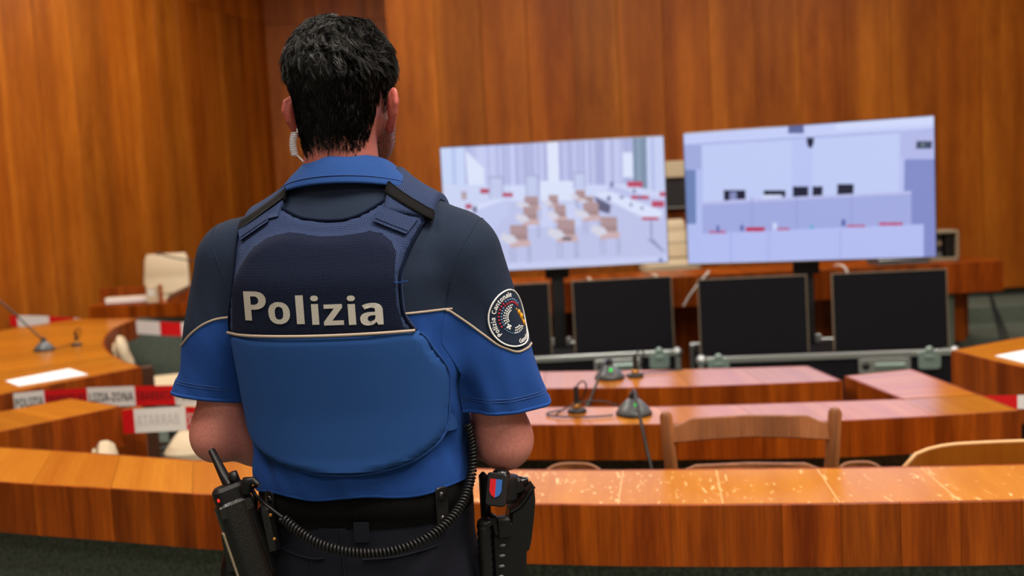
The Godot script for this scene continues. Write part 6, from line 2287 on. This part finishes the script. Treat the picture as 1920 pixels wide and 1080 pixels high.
# ---- vest
func build_vest(me: Node3D) -> void:
	var vs := Node3D.new(); vs.name = "vest"; me.add_child(vs)
	vs.set_meta("label", "protective vest, navy mesh above and royal blue below, lettered Polizia")
	var up := [Vector2(-0.175, 1.3205), Vector2(-0.168, 1.353), Vector2(-0.158, 1.39), Vector2(-0.155, 1.44), Vector2(-0.157, 1.478), Vector2(-0.153, 1.490), Vector2(-0.12, 1.502), Vector2(-0.088, 1.510), Vector2(-0.063, 1.499), Vector2(-0.042, 1.491), Vector2(-0.015, 1.4865), Vector2(0.006, 1.485), Vector2(0.026, 1.4855), Vector2(0.045, 1.490), Vector2(0.061, 1.498), Vector2(0.078, 1.510), Vector2(0.11, 1.500), Vector2(0.145, 1.488), Vector2(0.137, 1.475), Vector2(0.128, 1.452), Vector2(0.120, 1.43), Vector2(0.115, 1.405), Vector2(0.114, 1.385), Vector2(0.116, 1.347), Vector2(0.130, 1.3205)]
	var upo := PackedVector2Array(up)
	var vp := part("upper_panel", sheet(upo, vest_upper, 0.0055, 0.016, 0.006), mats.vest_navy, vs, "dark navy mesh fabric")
	part("edge_binding", M.new().tube(line_on([up[4], up[3], up[2], up[1], up[0]], vest_upper, -0.003), 0.0024, 6).done(), mats.thread, vp)
	part("edge_binding", M.new().tube(line_on([up[17], up[18], up[19], up[20], up[21], up[22], up[23], up[24]], vest_upper, -0.003), 0.0024, 6).done(), mats.thread, vp)
	part("edge_binding", M.new().tube(line_on(up.slice(7, 16), vest_upper, -0.003), 0.0024, 6).done(), mats.thread, vp)
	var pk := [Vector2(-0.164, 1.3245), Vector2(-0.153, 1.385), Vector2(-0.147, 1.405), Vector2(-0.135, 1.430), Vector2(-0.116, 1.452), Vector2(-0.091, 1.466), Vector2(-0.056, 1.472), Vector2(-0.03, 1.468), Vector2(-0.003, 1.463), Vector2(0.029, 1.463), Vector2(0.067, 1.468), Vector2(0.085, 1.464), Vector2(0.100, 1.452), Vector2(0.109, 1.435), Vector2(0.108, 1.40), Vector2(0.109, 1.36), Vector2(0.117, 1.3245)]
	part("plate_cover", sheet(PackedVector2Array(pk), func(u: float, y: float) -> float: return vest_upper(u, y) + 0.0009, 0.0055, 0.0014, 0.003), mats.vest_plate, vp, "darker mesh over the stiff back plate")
	var lo := smooth_outline([Vector2(-0.1755, 1.3205), Vector2(-0.1755, 1.274), Vector2(-0.168, 1.206), Vector2(-0.157, 1.168), Vector2(-0.132, 1.145), Vector2(-0.083, 1.127), Vector2(-0.022, 1.116), Vector2(0.043, 1.115), Vector2(0.104, 1.126), Vector2(0.138, 1.143), Vector2(0.156, 1.165), Vector2(0.162, 1.206), Vector2(0.165, 1.254), Vector2(0.151, 1.289), Vector2(0.130, 1.3205), Vector2(0.06, 1.3205), Vector2(-0.03, 1.3205), Vector2(-0.11, 1.3205)])
	var lp := part("lower_panel", sheet(lo, vest_lower, 0.006, 0.024, 0.008), mats.vest_blue, vs, "smooth royal blue cover")
	var rim := []
	for q in lo:
		if q.y < 1.318: rim.append(q)
	# start the rim at its open end
	var far := 0
	for i in rim.size():
		if rim[i].distance_to(rim[(i + 1) % rim.size()]) > 0.02: far = (i + 1) % rim.size()
	var rim2 := []
	for i in rim.size(): rim2.append(rim[(far + i) % rim.size()])
	part("edge_piping", M.new().tube(line_on(rim2, vest_lower, -0.0105), 0.0022, 6).done(), mats.collar_blue, lp)
	part("piping", M.new().tube(line_on([Vector2(-0.176, 1.3225), Vector2(-0.09, 1.3225), Vector2(0.0, 1.322), Vector2(0.08, 1.3225), Vector2(0.131, 1.3225)], vest_lower, -0.0005), 0.0023, 8).done(), mats.piping, vs, "pale reflective piping")
	# side flap
	part("side_panel", sheet(PackedVector2Array([Vector2(0.150, 1.272), Vector2(0.172, 1.262), Vector2(0.170, 1.16), Vector2(0.148, 1.164)]), func(u: float, y: float) -> float: return back_w(u, y) + 0.006, 0.006, 0.006), mats.vest_blue, vs, "blue side flap")
	# front half
	var fr := func(u: float, y: float) -> float: return -hit(Vector3(u, y, -0.24), Vector3(0, 0, 1), shirt_core).z + 0.02
	var fo := PackedVector2Array([Vector2(-0.15, 1.13), Vector2(0.15, 1.13), Vector2(0.165, 1.2), Vector2(0.165, 1.29), Vector2(0.13, 1.33), Vector2(0.13, 1.43), Vector2(0.14, 1.47), Vector2(0.08, 1.485), Vector2(0.05, 1.45), Vector2(-0.05, 1.45), Vector2(-0.08, 1.485), Vector2(-0.14, 1.47), Vector2(-0.13, 1.43), Vector2(-0.13, 1.33), Vector2(-0.165, 1.29), Vector2(-0.165, 1.2)])
	var fp := part("front_panel", sheet(fo, fr, 0.012, 0.02, 0.0), mats.vest_blue, vs)
	fp.rotation.y = PI
	# shoulder straps over to the front, with a black elastic band and a hook-and-loop tab
	for s in [-1.0, 1.0]:
		var inner := 0.082; var outer := 0.153 if s < 0.0 else 0.148
		var ends := []
		for spec in [["shoulder_strap", 0.50, 2.4, 0.0115, "vest_strap", 0.0], ["elastic_band", 0.62, 0.86, 0.0145, "strap", 0.006]]:
			var m := M.new()
			m.smooth(true)
			var nc := 8; var nrow := 20 if spec[5] == 0.0 else 4
			var gr := []
			for j in nrow + 1:
				var row := []
				for i in nc + 1:
					var u: float = s * lerpf(inner - spec[5] * 0.3, outer + spec[5] * 0.4, float(i) / nc)
					var th: float = lerpf(spec[1], spec[2], float(j) / nrow) + (0.42 * (0.5 - float(i) / nc) if spec[5] > 0.0 else 0.0)
					var d := Vector3(0, sin(th), cos(th))
					var o := Vector3(u, 1.445, -0.01)
					var p := hit(o + d * 0.2, -d, shirt_core)
					row.append(p + d * spec[3])
				gr.append(row)
			for j in nrow:
				for i in nc:
					if s > 0.0: m.quad(gr[j][i], gr[j][i + 1], gr[j + 1][i + 1], gr[j + 1][i])
					else: m.quad(gr[j][i + 1], gr[j][i], gr[j + 1][i], gr[j + 1][i + 1])
			# edges go down to the shirt
			for e in [0, nc]:
				for j in nrow:
					var a: Vector3 = gr[j][e]; var b: Vector3 = gr[j + 1][e]
					var c0 := Vector3(a.x, 1.445, -0.01); var c1 := Vector3(b.x, 1.445, -0.01)
					var a2 := a + (c0 - a).normalized() * 0.01; var b2 := b + (c1 - b).normalized() * 0.01
					if (e == nc) == (s > 0.0): m.quad(a2, b2, b, a)
					else: m.quad(b2, a2, a, b)
			for e in [0, nrow]:
				for i in nc:
					var a: Vector3 = gr[e][i]; var b: Vector3 = gr[e][i + 1]
					var a2 := a + (Vector3(a.x, 1.445, -0.01) - a).normalized() * 0.006; var b2 := b + (Vector3(b.x, 1.445, -0.01) - b).normalized() * 0.006
					m.quad(a2, b2, b, a)
			part(spec[0], m.done(), mats[spec[4]], vs, "black elastic band" if spec[5] > 0.0 else "")
		# tab
		var cen := Vector2(-0.126, 1.484) if s < 0.0 else Vector2(0.100, 1.480)
		var an := 0.5 if s < 0.0 else -0.42
		var o2 := PackedVector2Array()
		for q in [Vector2(-0.028, -0.010), Vector2(0.026, -0.010), Vector2(0.028, 0.012), Vector2(-0.028, 0.012)]: o2.append(cen + q.rotated(an))
		var tb := part("fastening_tab", sheet(o2, func(u: float, y: float) -> float: return vest_upper(u, y) + 0.0075, 0.004, 0.0075, 0.0), mats.vest_strap, vs)
		var stp := []
		for q in [Vector2(-0.026, -0.006), Vector2(0.0, -0.006), Vector2(0.025, -0.006)]: stp.append(cen + q.rotated(an))
		part("stitching", M.new().tube(line_on(stp, func(u: float, y: float) -> float: return vest_upper(u, y) + 0.0075, 0.0002), 0.0008, 5).done(), mats.thread, tb)
	# a loose thread on the right edge
	part("loose_thread", M.new().tube([Vector3(0.108, 1.3935, vest_upper(0.108, 1.3935) + 0.001), Vector3(0.116, 1.393, vest_upper(0.114, 1.393) + 0.002), Vector3(0.126, 1.394, vest_upper(0.114, 1.394) - 0.004)], 0.0008, 5).done(), mats.shirt_blue, vs)
	# lettering, each glyph pressed onto the panel
	var word := Node3D.new(); word.name = "lettering"; vs.add_child(word)
	word.set_meta("label", "silver lettering reading Polizia")
	for g in [["P", -0.1245, -0.0835, 1.3455, 1.3885], ["o", -0.0805, -0.0455, 1.3405, 1.3725], ["l", -0.0355, -0.0235, 1.340, 1.3815], ["i", -0.0125, -0.0010, 1.3385, 1.3805], ["z", 0.0055, 0.0350, 1.3370, 1.3670], ["i", 0.0415, 0.0530, 1.3365, 1.3785], ["a", 0.0585, 0.0905, 1.3345, 1.3665]]:
		var tr: Dictionary = text_tris(g[0])
		var m := M.new()
		m.smooth(true)
		var vv: PackedVector3Array = tr.v
		for i in range(0, vv.size(), 3):
			var q := []
			for j in 3:
				var fx: float = vv[i + j].x / tr.w; var fy: float = vv[i + j].y / tr.h
				var u := lerpf(g[1], g[2], fx); var y := lerpf(g[3], g[4], fy)
				q.append(Vector3(u, y, vest_upper(u, y) + 0.0024))
			if (q[1] - q[0]).cross(q[2] - q[0]).z < 0.0: m.tri(q[0], q[2], q[1])
			else: m.tri(q[0], q[1], q[2])
		part("letter", m.done(), mats.silver, word)

# ---- what hangs on his belt and ear
func build_gear(me: Node3D) -> void:
	var view := Transform3D(Basis(Vector3.UP, deg_to_rad(9.844)), Vector3(-0.27, 0, -1.556))
	var inv := view.affine_inverse()
	# radio in its leather holder
	var r := thing("radio", "black handheld radio in a leather holder tilted on the belt, coiled cord running round", "radio")
	r.transform = view
	var up := Vector3(-0.033, 0.135, -0.004).normalized()
	var rt := Vector3(up.y, -up.x, -0.25).normalized()
	var bk := rt.cross(up).normalized()
	rt = up.cross(bk).normalized()
	var bs := Basis(rt, up, bk)
	var c := Vector3(-0.1635, 1.022, 0.078)
	var body := M.new()
	body.slab(c + up * -0.005, rounded(0.057, 0.042, 0.0205, 9), 0.135, Basis(rt, bk, up) if rt.cross(bk).dot(up) > 0.0 else Basis(rt, -bk, up), 0.006)
	part("leather_case", body.done(), mats.leather, r)
	var head_ := M.new()
	head_.slab(c + up * 0.068, rounded(0.050, 0.034, 0.015, 6), 0.03, Basis(rt, -bk, up), 0.005)
	part("radio_top", head_.done(), mats.polymer, r)
	part("case_flap", M.new().slab(c + up * 0.048 + bk * 0.017, rounded(0.052, 0.02, 0.006), 0.006, bs, 0.002).done(), mats.leather, r)
	part("side_window", M.new().slab(c - rt * 0.0275 + up * -0.025 + bk * 0.004, rounded(0.014, 0.09, 0.005), 0.004, Basis(bk, up, -rt), 0.001).done(), mats.cream_dark, r)
	part("seam", M.new().tube([c + rt * 0.019 + bk * 0.0185 + up * 0.05, c + rt * 0.02 + bk * 0.0185 + up * -0.06], 0.0013, 6).done(), mats.rubber, r)
	part("led", M.new().ball(c + up * 0.068 - rt * 0.02 + bk * 0.0155, Vector3(0.002, 0.003, 0.0016), bs, 10, 8).done(), mats.led_red, r, "small red light")
	part("antenna", M.new().tube([Vector3(-0.180, 1.098, 0.070), Vector3(-0.1885, 1.110, 0.058), Vector3(-0.2085, 1.144, 0.024)], [0.0092, 0.0075, 0.0055], 10).done(), mats.rubber, r)
	part("knob", M.new().lathe(c + up * 0.082 + rt * 0.012, [Vector2(0, 0.016), Vector2(0.007, 0.016), Vector2(0.008, 0.0), Vector2(0, 0)], 14, bs).done(), mats.rubber, r)
	part("plug", M.new().tube([Vector3(-0.158, 1.093, 0.085), Vector3(-0.153, 1.108, 0.09), Vector3(-0.143, 1.110, 0.095), Vector3(-0.136, 1.104, 0.10)], [0.009, 0.0085, 0.006, 0.003], 10).done(), mats.rubber, r)
	var path_b := [Vector3(-0.145, 1.088, 0.115), Vector3(-0.112, 1.073, 0.138), Vector3(-0.078, 1.056, 0.152)]
	var path := []
	for p in [Vector3(-0.136, 1.104, 0.10)]: path.append(p)
	for p in path_b: path.append(inv * (me.transform * p))
	var cvs := Curve3D.new()
	for i in path.size(): cvs.add_point(path[i], (path[maxi(i - 1, 0)] - path[mini(i + 1, path.size() - 1)]) / 6.0, (path[mini(i + 1, path.size() - 1)] - path[maxi(i - 1, 0)]) / 6.0)
	var pts := []
	for i in 25: pts.append(cvs.sample_baked(cvs.get_baked_length() * i / 24.0))
	part("cable", M.new().tube(pts, 0.0026, 8).done(), mats.rubber, r)
	# coiled cord
	var keyp := [Vector3(-0.078, 1.056, 0.152), Vector3(-0.055, 1.040, 0.158), Vector3(-0.021, 1.023, 0.165), Vector3(0.019, 1.012, 0.166), Vector3(0.059, 1.009, 0.164), Vector3(0.096, 1.012, 0.157), Vector3(0.132, 1.022, 0.140), Vector3(0.160, 1.038, 0.113), Vector3(0.177, 1.060, 0.08), Vector3(0.184, 1.090, 0.048), Vector3(0.185, 1.126, 0.036), Vector3(0.181, 1.166, 0.04)]
	var cv := Curve3D.new()
	cv.bake_interval = 0.002
	for i in keyp.size():
		var a: Vector3 = keyp[maxi(i - 1, 0)]; var b: Vector3 = keyp[mini(i + 1, keyp.size() - 1)]
		cv.add_point(inv * (me.transform * keyp[i]), inv.basis * (me.basis * ((a - b) / 6.0)), inv.basis * (me.basis * ((b - a) / 6.0)))
	var l := cv.get_baked_length()
	var turns := int(l / 0.0056)
	var coil := []
	var seg := turns * 10
	var sd := Vector3.ZERO
	for i in seg + 1:
		var d := l * i / seg
		var p := cv.sample_baked(d)
		var q := cv.sample_baked(minf(d + 0.003, l)) if d < l - 0.004 else p + (p - cv.sample_baked(d - 0.003))
		var tn := (q - p).normalized()
		if sd == Vector3.ZERO: sd = tn.cross(Vector3.UP).normalized()
		sd = (sd - tn * sd.dot(tn)).normalized()
		var u2 := tn.cross(sd)
		var an := TAU * i / 10.0
		coil.append(p + (sd * cos(an) + u2 * sin(an)) * 0.0056)
	part("coiled_cord", M.new().tube(coil, 0.0024, 6).done(), mats.rubber, r)
	# torch hanging lower on the left hip
	var tc := thing("torch", "black cylindrical torch hanging behind the radio on the left hip", "torch")
	tc.transform = view
	part("barrel", M.new().tube([Vector3(-0.190, 0.985, 0.018), Vector3(-0.197, 0.955, 0.016), Vector3(-0.200, 0.86, 0.014)], [0.012, 0.0155, 0.0155], 18).done(), mats.black_gloss, tc)
	part("head", M.new().tube([Vector3(-0.200, 0.862, 0.014), Vector3(-0.201, 0.845, 0.014), Vector3(-0.202, 0.82, 0.014)], [0.016, 0.021, 0.021], 18).done(), mats.black_gloss, tc)
	part("holder", M.new().box(Vector3(-0.186, 0.985, 0.02), Vector3(0.03, 0.07, 0.035), Basis(Vector3.BACK, 0.1), 0.006).done(), mats.leather, tc)
	part("clip", M.new().tube([Vector3(-0.160, 1.072, 0.047), Vector3(-0.152, 1.090, 0.05), Vector3(-0.146, 1.072, 0.052), Vector3(-0.152, 1.03, 0.045), Vector3(-0.178, 1.0, 0.03)], 0.004, 8).done(), mats.black_gloss, tc)
	# belt-mounted pouches between radio and trousers
	var po := thing("pouch", "small black pouch with brass snaps on the belt behind the radio", "pouch")
	po.transform = view
	part("body", M.new().box(Vector3(-0.128, 1.028, 0.068), Vector3(0.022, 0.075, 0.03), Basis(Vector3.BACK, 0.12), 0.006).done(), mats.leather, po)
	for k in [[-0.124, 1.052], [-0.121, 1.015]]:
		part("snap", M.new().ball(Vector3(k[0], k[1], 0.0835), Vector3(0.0028, 0.0028, 0.0016), Basis.IDENTITY, 8, 6).done(), mats.brass, po)
	# holster on the right hip
	var h := thing("holster", "black polymer holster on the right hip with three oval slots", "holster")
	h.transform = view
	var ho := PackedVector2Array([Vector2(0.216, 1.002), Vector2(0.236, 1.003), Vector2(0.2385, 1.018), Vector2(0.252, 1.024), Vector2(0.262, 1.034), Vector2(0.270, 1.046), Vector2(0.279, 1.054), Vector2(0.280, 1.03), Vector2(0.276, 1.0), Vector2(0.270, 0.965), Vector2(0.266, 0.952), Vector2(0.262, 0.95), Vector2(0.258, 0.90), Vector2(0.252, 0.82), Vector2(0.246, 0.80), Vector2(0.214, 0.80), Vector2(0.206, 0.83), Vector2(0.206, 0.98)])
	part("shell", M.new().slab(Vector3(0, 0, 0.062), ho, 0.042, Basis.IDENTITY, 0.005).done(), mats.polymer, h)
	part("shell_ridge", M.new().tube([Vector3(0.2385, 1.018, 0.084), Vector3(0.252, 1.024, 0.084), Vector3(0.262, 1.034, 0.084), Vector3(0.270, 1.046, 0.084), Vector3(0.279, 1.054, 0.083)], 0.0022, 6).done(), mats.polymer, h)
	part("locking_hood", M.new().box(Vector3(0.226, 0.995, 0.086), Vector3(0.024, 0.034, 0.012), Basis.IDENTITY, 0.004).done(), mats.polymer, h)
	part("lever", M.new().box(Vector3(0.212, 1.0, 0.082), Vector3(0.012, 0.035, 0.02), Basis(Vector3.BACK, 0.15), 0.004).done(), mats.polymer, h)
	for k in 4:
		part("slot", M.new().ball(Vector3(0.2235 - 0.0018 * k, 0.966 - 0.0165 * k, 0.0835), Vector3(0.0052, 0.0026, 0.0016), Basis.IDENTITY, 12, 8).done(), mats.grey_plastic, h)
	part("belt_hanger", M.new().box(Vector3(0.204, 1.03, 0.052), Vector3(0.014, 0.09, 0.03), Basis.IDENTITY, 0.006).done(), mats.polymer, h)
	# pistol sitting in it
	var g := thing("pistol", "black pistol grip in the holster, magazine base bearing a red and blue shield", "pistol")
	g.transform = view
	var p0 := Vector3(0.2155, 1.0655, 0.116); var p1 := Vector3(0.245, 1.048, 0.058)
	var ax := (p0 - p1).normalized()
	var gx := Vector3(0, 1, 0.12).cross(ax).normalized()
	var gy := ax.cross(gx).normalized()
	var gb := Basis(gx, gy, ax)
	part("grip", M.new().slab((p0 + p1) / 2.0, rounded(0.030, 0.046, 0.009), p0.distance_to(p1), gb, 0.003).done(), mats.polymer, g)
	var pl := part("magazine_base", M.new().slab(p0 + ax * 0.005, rounded(0.0315, 0.050, 0.005), 0.009, gb, 0.002).done(), mats.black, g)
	var shp := [Vector2(-0.0095, 0.0125), Vector2(0.0, 0.0125), Vector2(0.0, -0.015), Vector2(-0.0065, -0.0115), Vector2(-0.0095, -0.005)]
	var shl := PackedVector2Array(shp)
	var shr := PackedVector2Array()
	for q in shp: shr.append(Vector2(-q.x, q.y))
	part("shield_red", M.new().slab(p0 + ax * 0.0102 + gy * 0.003, shl, 0.0012, gb).done(), mats.red, pl)
	part("shield_blue", M.new().slab(p0 + ax * 0.0102 + gy * 0.003, shr, 0.0012, gb).done(), mats.shield_blue, pl)
	part("magazine_well", M.new().ball(p0 + gy * 0.021 - ax * 0.012, Vector3(0.0145, 0.0115, 0.014), gb, 16, 10).done(), mats.black_gloss, g)
	for k in 9:
		var o := p0.lerp(p1, 0.18 + 0.075 * k)
		part("grip_rib", M.new().box(o + gx * 0.0152, Vector3(0.0012, 0.03, 0.0018), gb).done(), mats.black, g)
	part("backstrap", M.new().tube([p1 + gy * -0.012, p1 + gy * 0.004 + gx * 0.012, Vector3(0.262, 1.058, 0.062), Vector3(0.272, 1.058, 0.06)], [0.014, 0.014, 0.010, 0.006], 12).done(), mats.black_gloss, g)
	part("frame", M.new().box(Vector3(0.250, 1.0535, 0.068), Vector3(0.026, 0.028, 0.026), Basis(Vector3.BACK, 0.3), 0.006).done(), mats.polymer, g)
	# ribbed baton holder beside the holster
	var b2 := thing("baton", "black ribbed baton in a holder beside the holster", "baton")
	b2.transform = view
	var prof := []
	for k in 26:
		var y := 1.006 - k * 0.006
		prof.append(Vector2(0.0098 + (0.0016 if k % 2 == 0 else 0.0), y))
	prof.push_front(Vector2(0.0, 1.010))
	prof.reverse()
	part("grip", M.new().lathe(Vector3(0.1935, 0.0, 0.098), prof, 16).done(), mats.rubber, b2)
	part("cap", M.new().ball(Vector3(0.196, 1.010, 0.098), Vector3(0.013, 0.008, 0.012)).done(), mats.rubber, b2)
	# clear coiled tube of the earpiece
	var e := thing("earpiece", "clear coiled acoustic tube hanging from the left ear into the collar", "earpiece")
	e.transform = me.transform
	var cl := []
	for i in 111:
		var t := float(i) / 110.0
		var an := TAU * t * 11.0
		cl.append(Vector3(-0.0705 - 0.003 * sin(t * PI), 1.622 - 0.036 * t, 0.022 + 0.004 * t) + Vector3(cos(an) * 0.0048, 0, sin(an) * 0.0048))
	part("coil", M.new().tube(cl, 0.0013, 6).done(), mats.clear, e)
	part("ear_hook", M.new().tube([Vector3(-0.0745, 1.642, -0.012), Vector3(-0.071, 1.637, 0.004), Vector3(-0.0665, 1.630, 0.018), Vector3(-0.0657, 1.622, 0.022)], 0.0015, 6).done(), mats.clear, e)
	part("lower_tube", M.new().tube([Vector3(-0.066, 1.586, 0.026), Vector3(-0.060, 1.581, 0.030), Vector3(-0.054, 1.5765, 0.036)], 0.0015, 6).done(), mats.clear, e)
